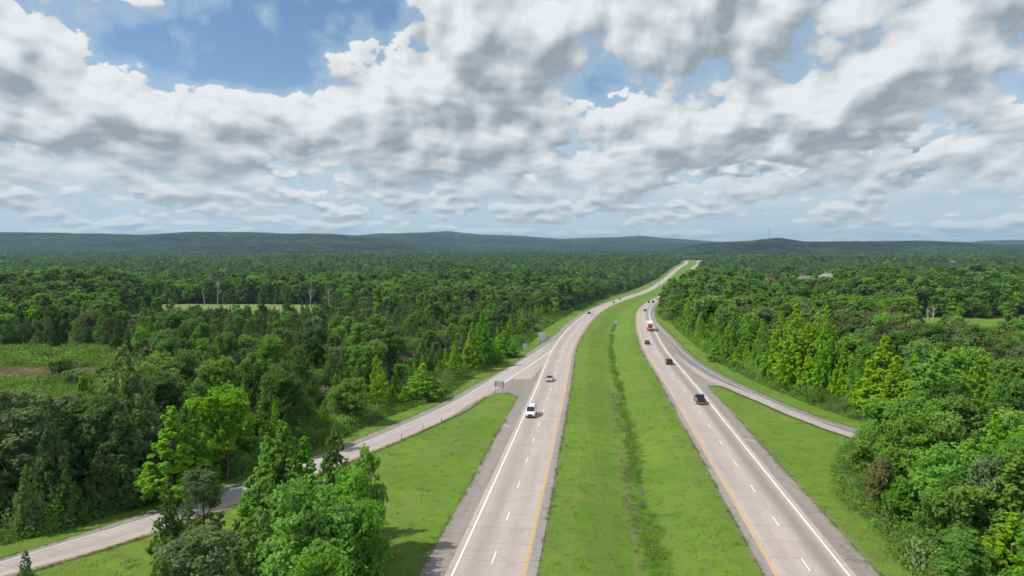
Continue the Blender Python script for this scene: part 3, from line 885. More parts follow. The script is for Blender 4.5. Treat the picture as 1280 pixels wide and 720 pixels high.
def crown_cedar(rg, H, R, nl, nleaf, size, low=0.03, power=.7):
    """dense spire of upswept sprays"""
    lobes = []
    for i in range(nl):
        t = ((i + rg.uniform(0, 1)) / nl) ** 1.25
        env = R * (1 - t) ** power * (0.62 + .38 * min(1, (t + .05) / .25))
        a = i * 2.39996 + rg.uniform(-.4, .4)
        rr = env * rg.uniform(.25, 1.05)
        r = max(R * .07, env * rg.uniform(.14, .30))
        lobes.append((math.cos(a) * rr, math.sin(a) * rr, H * (low + (1 - low) * t) * .97, r, rg.uniform(.15, .7)))
    lobes.append((0, 0, H * .97, R * .06, .7))
    return lobes_to_leaves(lobes, rg, nleaf, size, up=.15, jit=.8, stretch=1.7, under=.6)
def crown_pine(rg, H, R, nl, nleaf, size, low=0.2):
    """open crown of separate needle clouds"""
    lobes = []
    for i in range(nl):
        t = rg.uniform(0, 1)
        env = R * math.sqrt(max(.04, 1 - (t - .3) ** 2 / .60))
        a = i * 2.39996 + rg.uniform(-.5, .5)
        rr = env * rg.uniform(.35, 1.05)
        r = R * rg.uniform(.13, .23)
        lobes.append((math.cos(a) * rr, math.sin(a) * rr, H * (low + (1 - low) * t) - r * .5, r, rg.uniform(.2, .8)))
    return lobes_to_leaves(lobes, rg, nleaf, size, up=.4, jit=.9, stretch=.85)
def tube(path, radii, seg=7):
    path = np.array(path, float)
    V = []; F = []
    for i, p in enumerate(path):
        d = path[min(i + 1, len(path) - 1)] - path[max(i - 1, 0)]; d = d / np.linalg.norm(d)
        a = np.cross(d, [0, 0, 1.0] if abs(d[2]) < .9 else [1.0, 0, 0]); a /= np.linalg.norm(a); b = np.cross(d, a)
        for k in range(seg):
            t = 2 * math.pi * k / seg
            V.append(p + (a * math.cos(t) + b * math.sin(t)) * radii[i])
    for i in range(len(path) - 1):
        for k in range(seg):
            F.append((i * seg + k, i * seg + (k + 1) % seg, (i + 1) * seg + (k + 1) % seg, (i + 1) * seg + k))
    return np.array(V), np.array(F)
def trunk_mesh(rg, H, R, top=.8, limbs=7, r0=None, twigs=0):
    r0 = r0 or H * .018
    path = [(0, 0, -.4)]
    x = y = 0
    for i in range(1, 6):
        x += rg.normal() * H * .008; y += rg.normal() * H * .008
        path.append((x, y, H * top * i / 5))
    Vs, Fs, n = [], [], 0
    v, f = tube(path, np.linspace(r0 * 1.15, r0 * .22, 6), 8); Vs.append(v); Fs.append(f); n += len(v)
    for i in range(limbs):
        t = rg.uniform(.25, .85); a = i * 2.4 + rg.uniform(-.3, .3)
        p0 = np.array([x * t, y * t, H * top * t]); L = R * rg.uniform(.55, .95) * (1.15 - t * .6)
        p1 = p0 + np.array([math.cos(a) * L * .5, math.sin(a) * L * .5, L * .28]); p2 = p0 + np.array([math.cos(a) * L, math.sin(a) * L, L * .75])
        v, f = tube([p0, p1, p2], [r0 * .42, r0 * .28, r0 * .08], 6); Vs.append(v); Fs.append(f + n); n += len(v)
        for _ in range(twigs):
            q0 = p1 + (p2 - p1) * rg.uniform(0, .9); q1 = q0 + sphere_dirs(rg, 1)[0] * L * .35 + np.array([0, 0, L * .15])
            v, f = tube([q0, q1], [r0 * .12, r0 * .03], 4); Vs.append(v); Fs.append(f + n); n += len(v)
    return np.concatenate(Vs), np.concatenate(Fs)

# each kind: generator, nominal height, crown radius, leaf material; near / middle / far detail
KINDS = {
    'oak':   (crown_oak, 13.0, 4.6, M_OAK),
    'fresh': (crown_oak, 12.0, 3.9, M_FRESH),
    'gum':   (crown_gum, 12.0, 3.3, M_FRESH),
    'lime':  (crown_gum, 11.0, 2.4, M_LIME),
    'cedar': (crown_cedar, 9.0, 2.5, M_CEDAR),
    'bushy': (crown_cedar, 8.0, 3.1, M_CEDAR),
    'pine':  (crown_pine, 12.0, 3.7, M_PINE),
    'olive': (crown_oak, 10.0, 4.0, M_OLIVE),
    'silver': (crown_oak, 11.0, 3.8, M_SILVER),
}
DETAIL = {   # lobes, leaves, leaf size
    'near': {'oak': (110, 20250, 0.29), 'fresh': (100, 20250, 0.27), 'gum': (130, 18900, 0.26), 'lime': (100, 13500, 0.25), 'cedar': (110, 18900, 0.19), 'bushy': (120, 21600, 0.20), 'pine': (85, 20250, 0.20), 'olive': (110, 18900, 0.23), 'silver': (100, 18900, 0.24)},
    'mid': {'oak': (60, 2900, .74), 'fresh': (56, 2700, .68), 'gum': (60, 2400, .62), 'lime': (48, 1700, .62), 'cedar': (50, 2000, .52), 'bushy': (54, 2400, .54), 'pine': (50, 2200, .56), 'olive': (56, 2300, .62), 'silver': (50, 2200, .66)},
    'far': {'oak': (34, 520, 1.75), 'fresh': (32, 480, 1.6), 'gum': (30, 400, 1.4), 'lime': (22, 300, 1.3), 'cedar': (24, 340, 1.25), 'bushy': (24, 380, 1.3), 'pine': (28, 380, 1.4), 'olive': (32, 440, 1.5), 'silver': (32, 420, 1.5)},
}
VARIANTS = {'near': 4, 'mid': 3, 'far': 3}
CROWNS = {}; TRUNKS = {}
_s = 100
for lod in ('near', 'mid', 'far'):
    for kd, (fn, H, Rr_, mt) in KINDS.items():
        for v in range(VARIANTS[lod]):
            _s += 1
            rg = np.random.default_rng(_s)
            nl, nf, sz = DETAIL[lod][kd]
            P, N, s, age = fn(rg, H * rg.uniform(.94, 1.06), Rr_ * rg.uniform(.88, 1.15), nl, nf, sz)
            V, Fq, age = leaf_quads(P, N, s, age, rg)
            CROWNS[lod, kd, v] = np_mesh('crown_' + kd, V, Fq, [mt], attrs={'age': ('FACE', age)})
            if lod != 'far':
                tv, tf = trunk_mesh(rg, H, Rr_, .82 if kd not in ('cedar', 'bushy') else .9, 8 if lod == 'near' else 3)
                TRUNKS[lod, kd, v] = np_mesh('trunk_' + kd, tv, tf, [M_BARK], smooth=True)
# patches of canopy for the hills far off
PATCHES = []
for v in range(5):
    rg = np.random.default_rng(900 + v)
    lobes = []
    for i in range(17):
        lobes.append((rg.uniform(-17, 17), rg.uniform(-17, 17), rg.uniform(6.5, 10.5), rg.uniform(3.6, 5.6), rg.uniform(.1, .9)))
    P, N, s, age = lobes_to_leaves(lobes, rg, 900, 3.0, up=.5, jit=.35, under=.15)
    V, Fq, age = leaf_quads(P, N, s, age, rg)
    PATCHES.append(np_mesh('canopy_patch', V, Fq, [M_HILL_SHADE_TINT], attrs={'age': ('FACE', age)}))

# ------------------------------------------------------------------ where the trees stand
PLACED = []      # x, y, kind, height scale, width scale, label or None
def put(px, base, top, kd, width=None, label=None):
    """a tree read off the photograph: column, row of its foot, row of its top, crown width in pixels"""
    g = ground_at(px, base)
    z = float(terrain(g[0], g[1]))
    lo, hi = 1.0, 40.0
    for _ in range(30):
        m_ = (lo + hi) / 2
        if project(g[0], g[1], z + m_)[1] > top: lo = m_
        else: hi = m_
    h = lo / KINDS[kd][1]
    w = h
    if width:
        w = (width / 2) * (g[1] / F_PX) / KINDS[kd][2] * ((1.3 if width < 45 else 1.05) if kd in ('gum', 'lime') else 1.1 if kd in ('cedar', 'pine', 'bushy') else .98)
    PLACED.append((g[0], g[1], kd, h, w, label))

# the clump on the grass between exit ramp and highway
put(358, 705, 532, 'gum', 92, 'tallest bright green sweetgum in the clump between exit ramp and highway')
put(436, 716, 592, 'fresh', 92, 'broad bright green tree on the highway side of the clump')
put(421, 672, 535, 'bushy', 66, 'dark round pine top rising behind the bright trees of the clump')
put(462, 690, 563, 'fresh', 52, 'small leafy tree at the right edge of the roadside clump')
put(214, 736, 607, 'cedar', 62, 'dark pointed cedar at the left end of the roadside clump')
put(256, 704, 592, 'pine', 60, 'open crowned pine in front of the exit ramp, road showing through')
put(262, 805, 650, 'pine', 120, 'big dark grey green pine filling the lower left of the clump')
put(330, 790, 642, 'bushy', 96, 'bushy olive cedar at the lower middle of the clump')
put(392, 800, 604, 'fresh', 120, 'bright broadleaf tree below the tallest sweetgum of the clump')
put(208, 850, 700, 'bushy', 80, 'low olive cedar at the bottom left corner of the clump')
put(455, 790, 640, 'fresh', 72, 'leafy tree whose crown overhangs the grass beside the shoulder')
put(35, 760, 690, 'cedar', 34, 'small lone cedar in the grass at the lower left below the ramp')
put(300, 860, 690, 'cedar', 90, 'olive cedar at the bottom edge of the clump')
put(410, 870, 690, 'fresh', 110, 'bright leafy tree at the bottom edge of the clump')
put(338, 702, 549, 'gum', 74, 'lower left half of the pair of bright green sweetgums in the clump')
put(384, 706, 556, 'gum', 70, 'bright green sweetgum right beside the tallest one in the clump')
put(400, 742, 618, 'gum', 74, 'bright green sweetgum in the middle front of the clump')
put(446, 740, 612, 'gum', 70, 'bright green sweetgum at the front right of the clump')
# trees along the far side of the exit ramp
put(218, 632, 512, 'lime', 78, 'bright yellow green sweetgum standing behind the exit ramp')
put(243, 622, 508, 'gum', 50, 'narrow bright green sweetgum beside the yellow green one')
put(283, 600, 487, 'fresh', 82, 'pale feathery willow-like tree behind the exit ramp')
put(108, 600, 478, 'gum', 62, 'fresh green tree rising in front of the meadow')
put(306, 560, 478, 'lime', 22, 'slender lime green sapling near the dirt track')
put(331, 566, 484, 'lime', 26, 'lime green sapling left of the tall clump')
put(345, 575, 500, 'lime', 18, 'thin lime green sapling behind the tallest sweetgum')
put(392, 541, 503, 'lime', 15, 'left of two small lime saplings beside the exit ramp')
put(405, 538, 501, 'lime', 13, 'right of two small lime saplings beside the exit ramp')
put(440, 530, 473, 'fresh', 46, 'rounded bright green tree beside the exit ramp behind the grass')
put(467, 518, 482, 'lime', 15, 'thin lime sapling right of the rounded bright green tree')
put(491, 508, 479, 'lime', 13, 'small lime sapling left of its twin by the ramp')
put(505, 505, 482, 'lime', 12, 'small lime sapling right of its twin by the ramp')
put(529, 500, 456, 'lime', 34, 'pale green tree at the edge of the ramp verge')
put(568, 474, 432, 'lime', 18, 'thin lime green tree left of the tall lime sweetgum')
put(590, 464, 402, 'lime', 23, 'tall lime green sweetgum on the left of the highway')
put(603, 458, 392, 'gum', 22, 'highest green sweetgum behind the tall lime one')
put(614, 454, 422, 'lime', 22, 'yellow green tree at the bend of the exit ramp')
put(630, 446, 412, 'gum', 26, 'mid green pointed tree left of the small road sign')
put(160, 606, 440, 'bushy', 92, 'very tall dark olive cedar left of the yellow green sweetgum')
put(20, 640, 476, 'pine', 110, 'large dark pine at the left edge of the wood')
put(70, 650, 500, 'cedar', 60, 'dark pointed cedar at the left edge behind the ramp')
put(35, 668, 585, 'cedar', 44, 'low dark cedar beside the exit ramp at far left')
put(84, 655, 590, 'cedar', 40, 'bluish green young cedar beside the exit ramp')
put(155, 630, 570, 'bushy', 62, 'bushy olive cedar overhanging the exit ramp verge')
put(130, 640, 560, 'bushy', 50, 'squat dark cedar between the young cedars by the ramp')
# lime and bright trees on the right
for (px, b, t, w, lb) in (
    (975, 484, 392, 26, 'leftmost tall lime sweetgum of the row behind the entry ramp'),
    (992, 492, 384, 34, 'tallest lime sweetgum of the row behind the entry ramp'),
    (1008, 494, 402, 28, 'lime sweetgum right of the tallest one behind the entry ramp'),
    (1030, 500, 386, 24, 'slender lime sweetgum standing apart behind the entry ramp'),
    (1054, 508, 424, 24, 'yellow green sweetgum behind the bend of the entry ramp'),
    (1073, 512, 430, 24, 'thin yellow green sweetgum beside the bend of the entry ramp'),
    (1104, 528, 424, 62, 'large yellow green sweetgum above the end of the entry ramp'),
    (1090, 524, 462, 32, 'low yellow green tree by the end of the entry ramp'),
    (918, 458, 388, 24, 'light green pointed tree at the mouth of the entry ramp'),
    (938, 462, 398, 26, 'fresh green tree above the mouth of the entry ramp'),
    (953, 470, 402, 22, 'narrow fresh green tree above the entry ramp'),
    (904, 452, 420, 26, 'small yellowish tree at the verge of the entry ramp'),
):
    put(px, b, t, 'lime' if 'lime' in lb or 'yellow green' in lb else 'gum', w, lb)
for (px, b, t, w, lb) in (
    (983, 478, 400, 22, 'lime sweetgum squeezed between the two tallest of the row'), (1000, 482, 392, 24, 'lime sweetgum close behind the tallest of the row'),
    (1019, 494, 396, 24, 'lime sweetgum left of the slender one standing apart'), (1041, 500, 412, 22, 'lime sweetgum right of the slender one standing apart'),
    (1063, 512, 440, 20, 'low lime sweetgum between the two yellow green ones by the ramp bend'), (966, 478, 410, 20, 'small lime sweetgum at the near left end of the row'),
    (1118, 540, 448, 44, 'lime sweetgum right of the large yellow green one'), (1138, 556, 470, 46, 'lime sweetgum between the large and the big pointed sweetgum'),
    (946, 468, 424, 22, 'lime sapling at the foot of the narrow fresh green tree'), (928, 462, 420, 20, 'lime sapling below the light green pointed tree'),
    (1082, 520, 448, 26, 'lime sweetgum left of the large yellow green one')):
    put(px, b, t, 'lime', w, lb)
put(1168, 560, 438, 'gum', 80, 'big pointed green sweetgum right of the yellow green one')
put(1240, 640, 520, 'lime', 60, 'pale lime sweetgum low on the right')
put(1262, 740, 645, 'lime', 70, 'bright lime tree in the lower right corner')
put(1205, 745, 668, 'fresh', 70, 'bright leafy tree at the bottom right edge of the verge')
put(1090, 610, 545, 'fresh', 60, 'leafy tree hiding the end of the entry ramp')
put(1100, 648, 572, 'olive', 46, 'greyish bush-like tree at the corner of the right verge')
put(1150, 640, 520, 'fresh', 96, 'wide fresh green tree behind the corner of the right verge')
put(1130, 668, 600, 'fresh', 52, 'low leafy tree leaning over the right verge')
put(1190, 680, 560, 'fresh', 90, 'bright rounded tree in the middle of the right wood')
put(1176, 712, 612, 'oak', 76, 'dark green tree standing on the edge of the right verge')
put(1232, 700, 570, 'silver', 66, 'silvery leaved tree near the right edge')
put(1222, 560, 452, 'gum', 66, 'dense green tree behind the big pointed sweetgum')
put(1268, 600, 470, 'oak', 70, 'blue green tree at the right edge of the picture')
put(1262, 420, 388, 'silver', 26, 'pale silvery tree beside the pasture')

pxy = np.array([(p[0], p[1]) for p in PLACED])
RAMP_R = resample(rr_out, 60)[0]
RAMP_L = resample(lw, 80)[0]
def scatter_points(rmax, rmin, cell, azmax, seed, jit=.48):
    rg = np.random.default_rng(seed)
    n = int(rmax / cell) + 1
    xs = np.arange(-n, n + 1) * cell; ys = np.arange(-int(60 / cell), n + 1) * cell
    X, Y = np.meshgrid(xs, ys)
    X = X + rg.uniform(-jit, jit, X.shape) * cell + (np.arange(len(ys))[:, None] % 2) * cell * .5; Y = Y + rg.uniform(-jit, jit, Y.shape) * cell
    X = X.ravel(); Y = Y.ravel()
    d = np.hypot(X, Y)
    ok = (d < rmax) & (d >= rmin) & ((np.abs(X) < np.tan(R(azmax)) * Y + 25) | (d < 45))
    return X[ok], Y[ok]
def wood_mask(X, Y, margin=0.0):
    ok = ~inside(OPEN_CORRIDOR, X, Y)
    for k, p in CLEARINGS.items():
        ok &= ~inside(p, X, Y)
    return ok
TR = {'x': [], 'y': [], 'kd': [], 'h': [], 'w': [], 'lb': []}
rgp = np.random.default_rng(5)
def choose_kind(X, Y, O):
    n = len(X)
    d = np.hypot(X, Y)
    edgeL = seg_dist(L_LINE, X, Y); edgeR = seg_dist(R_LINE, X, Y)
    r = rgp.random(n)
    patch = vnoise(X / 42 + 5.5, Y / 42 + 1.3)
    patch2 = vnoise(X / 130 + 2.5, Y / 130 + 8.3)
    kd = np.full(n, 'oak', dtype=object)
    left = O < 0
    near_l = left & (d < 420)
    # left: cedar thicket, a few broadleaves
    pc = np.where(near_l, .80, np.where(left & (d < 700), .30, .14))
    pc = pc + (patch2 - .5) * np.where(d > 500, .75, .35) + (patch - .5) * np.where(d > 500, .35, .1)
    is_c = r < pc
    r2 = rgp.random(n)
    kd[is_c] = np.where(r2[is_c] < .52, 'cedar', np.where(r2[is_c] < .93, 'bushy', 'pine'))
    b = ~is_c
    kd[b] = np.where(r2[b] < .58, 'oak', np.where(r2[b] < .80, 'fresh', np.where(r2[b] < .94, 'gum', 'olive')))
    # right: mixed leafy wood with a band of olive brown trees behind the lime row
    right = (~left) & (d < 420)
    pr = np.where(edgeR < 16, .10, .0)
    rr = right & ~is_c
    kd[rr] = np.where(r2[rr] < .42, 'fresh', np.where(r2[rr] < .74, 'gum', np.where(r2[rr] < .95, 'oak', 'lime')))
    band = (~left) & (d > 175) & (d < 330) & (edgeR > 14) & (edgeR < 90) & (X > 55)
    kd[band & (r2 < .55)] = 'olive'
    kd[band & (r2 >= .55) & (r2 < .75)] = 'bushy'
    lim = (~left) & (edgeR < 13) & (d > 185) & (d < 400) & (r2 < .42)
    kd[lim & (r2 < .26)] = 'lime'; kd[lim & (r2 >= .26)] = 'gum'
    nr = (~left) & (d <= 185) & (r2 > .86)
    kd[nr] = 'lime'
    kd[(~left) & (d <= 230) & (r2 > .22) & (r2 < .48) & (kd == 'oak')] = 'gum'
    liml = left & (edgeL < 10) & (d > 150) & (d < 520) & (r2 < .20)
    kd[liml] = 'lime'
    return kd
HOUSE_SPOTS = [(1007, 344.0, 800), (1034, 341.6, 820), (962, 345.5, 780), (1191, 326.0, 1750)]
def sight_caps(X, Y, h, kd):
    """growth in front of a clearing or a house stays low enough for it to show, as in the photograph"""
    px = CX + F_PX * X / np.maximum(Y, 1); z = terrain(X, Y)
    caps = [(a - 17, a + 17, b + 5.5, 250, c + 14) for a, b, c in HOUSE_SPOTS]
    caps += [(160, 425, 386.5, 200, CLEARINGS['field'][:, 1].min()), (1150, 1186, 408, 150, 292), (1204, 1290, 407, 150, 292),
             (-60, 150, 476, 60, CLEARINGS['meadow'][:, 1].min() + 15), (496, 522, 444, 60, 228), (544, 562, 414, 60, 300), (372, 408, 498, 60, 165)]
    Hk = np.array([KINDS[q][1] for q in kd])
    for (a, b, row, y0, y1) in caps:
        m_ = (px > a) & (px < b) & (Y > y0) & (Y < y1)
        r_ = row + rgp.uniform(-6 if row == 386.5 else -1, 9, len(X)) * np.interp(Y, [100, 400], [2.2, .8])
        # height whose top projects to that row
        tanr = (305.0 - r_) / F_PX
        hm = (CAM_H + tanr * Y) - z
        h = np.where(m_, np.minimum(h, hm / Hk), h)
    return h
def add_zone(rmax, rmin, cell, seed):
    X, Y = scatter_points(rmax, rmin, cell, 43, seed)
    ok = wood_mask(X, Y)
    X, Y = X[ok], Y[ok]
    O = road_offset(X, Y)
    near = np.hypot(X, Y) < 900
    keep = np.ones(len(X), bool)
    dl = seg_dist(RAMP_R, X, Y); keep &= dl > 7.5
    e = np.minimum(seg_dist(L_LINE, X, Y), seg_dist(R_LINE, X, Y)); keep &= (e > 1.6)
    for i in range(len(pxy)):
        keep &= np.hypot(X - pxy[i, 0], Y - pxy[i, 1]) > 2.6
    X, Y, O, e = X[keep], Y[keep], O[keep], e[keep]
    kd = choose_kind(X, Y, O)
    d = np.hypot(X, Y)
    h = rgp.uniform(.72, 1.12, len(X)) * (0.88 + .3 * vnoise(X / 60 + 3, Y / 60))
    left = O < 0
    # younger, lower thicket on the left up to the field, tall forest behind the clearings
    low = left & (d < 400)
    h = np.where(low, h * np.interp(d, [0, 120, 250, 400], [1.05, .95, .82, .80]), h)
    tall = (d > 470) & left & (Y < 900)
    h = np.where(tall, h * 1.2, h)
    px = CX + F_PX * X / np.maximum(Y, 1)
    # tall backdrop of the meadow
    h = np.where(left & (px < 150) & (d > 225) & (d < 520), h * 1.35, h)
    # low growth between the camera and each clearing
    for name, f in (('field', .80), ('pasture', .80)):
        p = CLEARINGS[name]; c0 = p[:, 1].min(); lo, hi = (CX + F_PX * p[:, 0] / p[:, 1]).min(), (CX + F_PX * p[:, 0] / p[:, 1]).max()
        h = np.where((Y < c0 + 8) & (Y > c0 - 130) & (px > lo) & (px < hi), h * (f + .35 * np.clip((c0 - Y) / 130, 0, 1)), h)
    h = np.where(e < 5, h * .85, h)
    h = np.where(d > 600, h * rgp.choice([.78, 1.0, 1.22], len(X)), h)
    bend = (O > 0) & (Y > 400) & (Y < 900) & (O < 70)
    h = np.where(bend, h * 1.2, h)
    w = h * rgp.uniform(.82, 1.25, len(X))
    w = np.where(low, w * .86, w)
    mlow = left & (px < 185) & (Y < CLEARINGS['meadow'][:, 1].min() + 12) & (Y > 95)
    h = np.where(mlow, h * .52, h)
    bk = left & (px > 478) & (px < 572) & (X > -46) & (Y > 150) & (Y < 400)
    h = np.where(bk, h * .72, h); w = np.where(bk, w * .8, w)
    h2 = sight_caps(X, Y, h, kd); w = w * np.clip(h2 / h, .35, 1) ** .7; h = h2
    kp = h > .22
    X, Y, kd, h, w = X[kp], Y[kp], kd[kp], h[kp], w[kp]
    TR['x'].append(X); TR['y'].append(Y); TR['kd'].append(kd); TR['h'].append(h); TR['w'].append(w)
add_zone(330, 0, 4.1, 1)
add_zone(760, 330, 5.6, 2)
add_zone(1700, 760, 7.6, 3)
add_zone(3300, 1700, 10.5, 4)
X = np.concatenate([pxy[:, 0]] + TR['x']); Y = np.concatenate([pxy[:, 1]] + TR['y'])
KD = np.concatenate([np.array([p[2] for p in PLACED], dtype=object)] + TR['kd'])
HS = np.concatenate([[p[3] for p in PLACED]] + TR['h']); WS = np.concatenate([[p[4] for p in PLACED]] + TR['w'])
LB = [p[5] for p in PLACED] + [None] * (len(X) - len(PLACED))
Z = terrain(X, Y)
Dd = np.hypot(X, Y)
ROT = rgp.uniform(0, 6.283, len(X))

# how much of each tree the photograph would show: front to back over a coarse grid
Hn = np.array([KINDS[k][1] for k in KD]) * HS; Rn = np.array([KINDS[k][2] for k in KD]) * WS
GW, GH = 640, 360
cover = np.zeros((GH, GW), bool)
vis = np.zeros(len(X))
order = np.argsort(Dd)
for i in order:
    if Dd[i] > 900 or Y[i] < 15: continue
    c, rt = project(X[i], Y[i], Z[i] + Hn[i]); _, rb = project(X[i], Y[i], Z[i] + .08 * Hn[i])
    hw = Rn[i] * F_PX / Y[i] * .85
    x0, x1 = int(max((c - hw) / 2, 0)), int(min((c + hw) / 2 + 1, GW)); y0, y1 = int(max(rt / 2, 0)), int(min(rb / 2 + 1, GH))
    if x1 <= x0 or y1 <= y0: continue
    sub = cover[y0:y1, x0:x1]
    vis[i] = (~sub).sum() * 4
    sub[:] = True

NAME = {'oak': 'broadleaf_tree', 'fresh': 'broadleaf_tree', 'gum': 'sweetgum_tree', 'lime': 'sweetgum_tree', 'cedar': 'cedar_tree', 'bushy': 'cedar_tree', 'pine': 'pine_tree', 'olive': 'broadleaf_tree', 'silver': 'broadleaf_tree'}
LOOK = {'oak': 'dark green broadleaf', 'fresh': 'fresh green broadleaf', 'gum': 'green sweetgum', 'lime': 'lime sweetgum', 'cedar': 'pointed cedar', 'bushy': 'bushy cedar', 'pine': 'grey green pine', 'olive': 'olive brown tree', 'silver': 'silvery tree'}
CAP = {'broadleaf_tree': 290, 'sweetgum_tree': 150, 'cedar_tree': 290, 'pine_tree': 100}
picked = np.zeros(len(X), bool)
count = {k: 0 for k in CAP}
for i in range(len(PLACED)):
    picked[i] = True; count[NAME[KD[i]]] += 1
for i in np.argsort(-vis):
    if vis[i] < 24: break
    nm = NAME[KD[i]]
    if picked[i] or count[nm] >= CAP[nm]: continue
    picked[i] = True; count[nm] += 1
print('TREES', len(X), count, 'min vis', {k: float(min([vis[i] for i in range(len(X)) if picked[i] and NAME[KD[i]] == k and vis[i] > 0] or [0])) for k in CAP})

ORD = ['nearest', 'second', 'third', 'fourth', 'fifth', 'sixth', 'seventh', 'eighth', 'ninth', 'tenth', 'eleventh', 'twelfth', 'thirteenth', 'fourteenth', 'fifteenth', 'sixteenth', 'seventeenth', 'eighteenth', 'nineteenth', 'twentieth', 'twenty first', 'twenty second', 'twenty third', 'twenty fourth', 'twenty fifth']
def zone_of(i):
    left = road_offset(np.array([X[i]]), np.array([Y[i]]))[0] < 0
    px = CX + F_PX * X[i] / Y[i]
    e = float(seg_dist(L_LINE if left else R_LINE, X[i], Y[i]))
    d = Dd[i]
    if left:
        if px < 190 and d < 175: return 'wood behind the exit ramp'
        if d < 210 and px >= 190: return 'thicket below the dirt track'
        if e < 14: return 'tree line beside the exit ramp' if d < 330 else ('tree line behind the white sign' if d < 560 else 'far left highway tree line')
        if px < 185: return 'wood in front of the meadow' if d < 215 else ('tall wood behind the meadow' if d < 420 else 'forest far behind the meadow')
        if px < 420: return 'thicket before the straw field' if d < 440 else 'dark wood behind the straw field'
        return 'cedar thicket by the red bank' if d < 400 else 'forest left of the highway bend'
    if d < 105: return 'wood at the lower right corner'
    if d < 160: return 'wood beside the right verge'
    if e < 14: return 'tree line behind the entry ramp' if d < 330 else 'far right highway tree line'
    if d < 235: return 'wood behind the lime sweetgum row'
    if d < 330: return 'olive wood before the pasture'
    return 'forest beyond the pasture' if px > 1100 else 'forest right of the highway bend'
MEDH = {k: float(np.median(Hn[(KD == k) & picked])) if ((KD == k) & picked).any() else 10.0 for k in KINDS}
MEDR = {k: float(np.median((Rn / Hn)[(KD == k) & picked])) if ((KD == k) & picked).any() else .3 for k in KINDS}
def build_of(i):
    hi = Hn[i] > MEDH[KD[i]]; wi = Rn[i] / Hn[i] > MEDR[KD[i]]
    return ('tall spreading' if wi else 'tall slender') if hi else ('low spreading' if wi else 'low slender')
ranks = {}
for i in sorted([i for i in range(len(X)) if picked[i]], key=lambda i: Dd[i]):
    lod = 'near' if Dd[i] < 300 else 'mid'
    v = int(rgp.integers(0, VARIANTS[lod]))
    kd = KD[i]
    t = empty(NAME[kd], (float(X[i]), float(Y[i]), float(Z[i])), float(ROT[i]))
    t.scale = (float(WS[i]), float(WS[i]), float(HS[i]))
    if LB[i]:
        lb, grp = LB[i], None
    else:
        zn = zone_of(i); bo = build_of(i)
        r = ranks.get((zn, kd, bo), 0); ranks[zn, kd, bo] = r + 1
        if r < len(ORD):
            lb = '%s %s %s, %s' % (ORD[r] + ('' if r == 0 else ' nearest'), bo, LOOK[kd], zn)
        else:
            lb = '%s %s in the back of the %s' % (bo, LOOK[kd], zn)
        grp = None
    zn = zone_of(i) if i >= len(PLACED) else None
    if zn: grp = '%ss in the %s' % (LOOK[kd], zn)
    else: grp = 'trees of the roadside clump' if 'clump' in lb and Dd[i] < 125 else 'trees beside the ramps'
    tag(t, lb, 'tree', grp)
    link('crown', CROWNS[lod, kd, v], t)
    link('trunk', TRUNKS[lod, kd, v], t)

# ------------------------------------------------------------------ scattered growth nobody could count
def scatter_object(name, pts, rot, sc, scz, idx, protos, label, cat, ground=None):
    """one object: points that carry one of several meshes each"""
    me = bpy.data.meshes.new(name)
    me.vertices.add(len(pts)); me.vertices.foreach_set('co', np.asarray(pts, np.float32).ravel())
    for an, arr, ty in (('rz', rot, 'FLOAT'), ('sc', sc, 'FLOAT'), ('scz', scz, 'FLOAT'), ('pick', idx, 'INT')):
        a = me.attributes.new(an, ty, 'POINT'); a.data.foreach_set('value', np.asarray(arr, np.float32 if ty == 'FLOAT' else np.int32))
    o = link(name, me)
    ng = bpy.data.node_groups.new(name, 'GeometryNodeTree')
    ng.interface.new_socket('Geometry', in_out='INPUT', socket_type='NodeSocketGeometry')
    ng.interface.new_socket('Geometry', in_out='OUTPUT', socket_type='NodeSocketGeometry')
    n = ng.nodes; l = ng.links
    gi = n.new('NodeGroupInput'); go = n.new('NodeGroupOutput'); join = n.new('GeometryNodeJoinGeometry')
    def named(an, ty):
        x = n.new('GeometryNodeInputNamedAttribute'); x.data_type = ty; x.inputs['Name'].default_value = an
        return x.outputs['Attribute']
    rz = n.new('ShaderNodeCombineXYZ'); l.new(named('rz', 'FLOAT'), rz.inputs[2])
    e2r = n.new('FunctionNodeEulerToRotation'); l.new(rz.outputs[0], e2r.inputs[0])
    s = n.new('ShaderNodeCombineXYZ'); a = named('sc', 'FLOAT'); l.new(a, s.inputs[0]); l.new(a, s.inputs[1]); l.new(named('scz', 'FLOAT'), s.inputs[2])
    pk = named('pick', 'INT')
    for k, pm in enumerate(protos):
        src = bpy.data.objects.new(name + '_source', pm)          # not in the scene: only the mesh it carries is used
        oi = n.new('GeometryNodeObjectInfo'); oi.inputs['Object'].default_value = src; oi.inputs['As Instance'].default_value = True
        cmp_ = n.new('FunctionNodeCompare'); cmp_.data_type = 'INT'; cmp_.operation = 'EQUAL'
        l.new(pk, cmp_.inputs[2]); cmp_.inputs[3].default_value = k
        iop = n.new('GeometryNodeInstanceOnPoints')
        m2p = n.new('GeometryNodeMeshToPoints')
        l.new(gi.outputs[0], m2p.inputs['Mesh'])
        l.new(m2p.outputs[0], iop.inputs['Points']); l.new(cmp_.outputs[0], iop.inputs['Selection'])
        l.new(oi.outputs['Geometry'], iop.inputs['Instance']); l.new(e2r.outputs[0], iop.inputs['Rotation']); l.new(s.outputs[0], iop.inputs['Scale'])
        l.new(iop.outputs[0], join.inputs[0])
    l.new(join.outputs[0], go.inputs[0])
    md = o.modifiers.new('scatter', 'NODES'); md.node_group = ng
    return tag(o, label, cat, None, 'stuff')

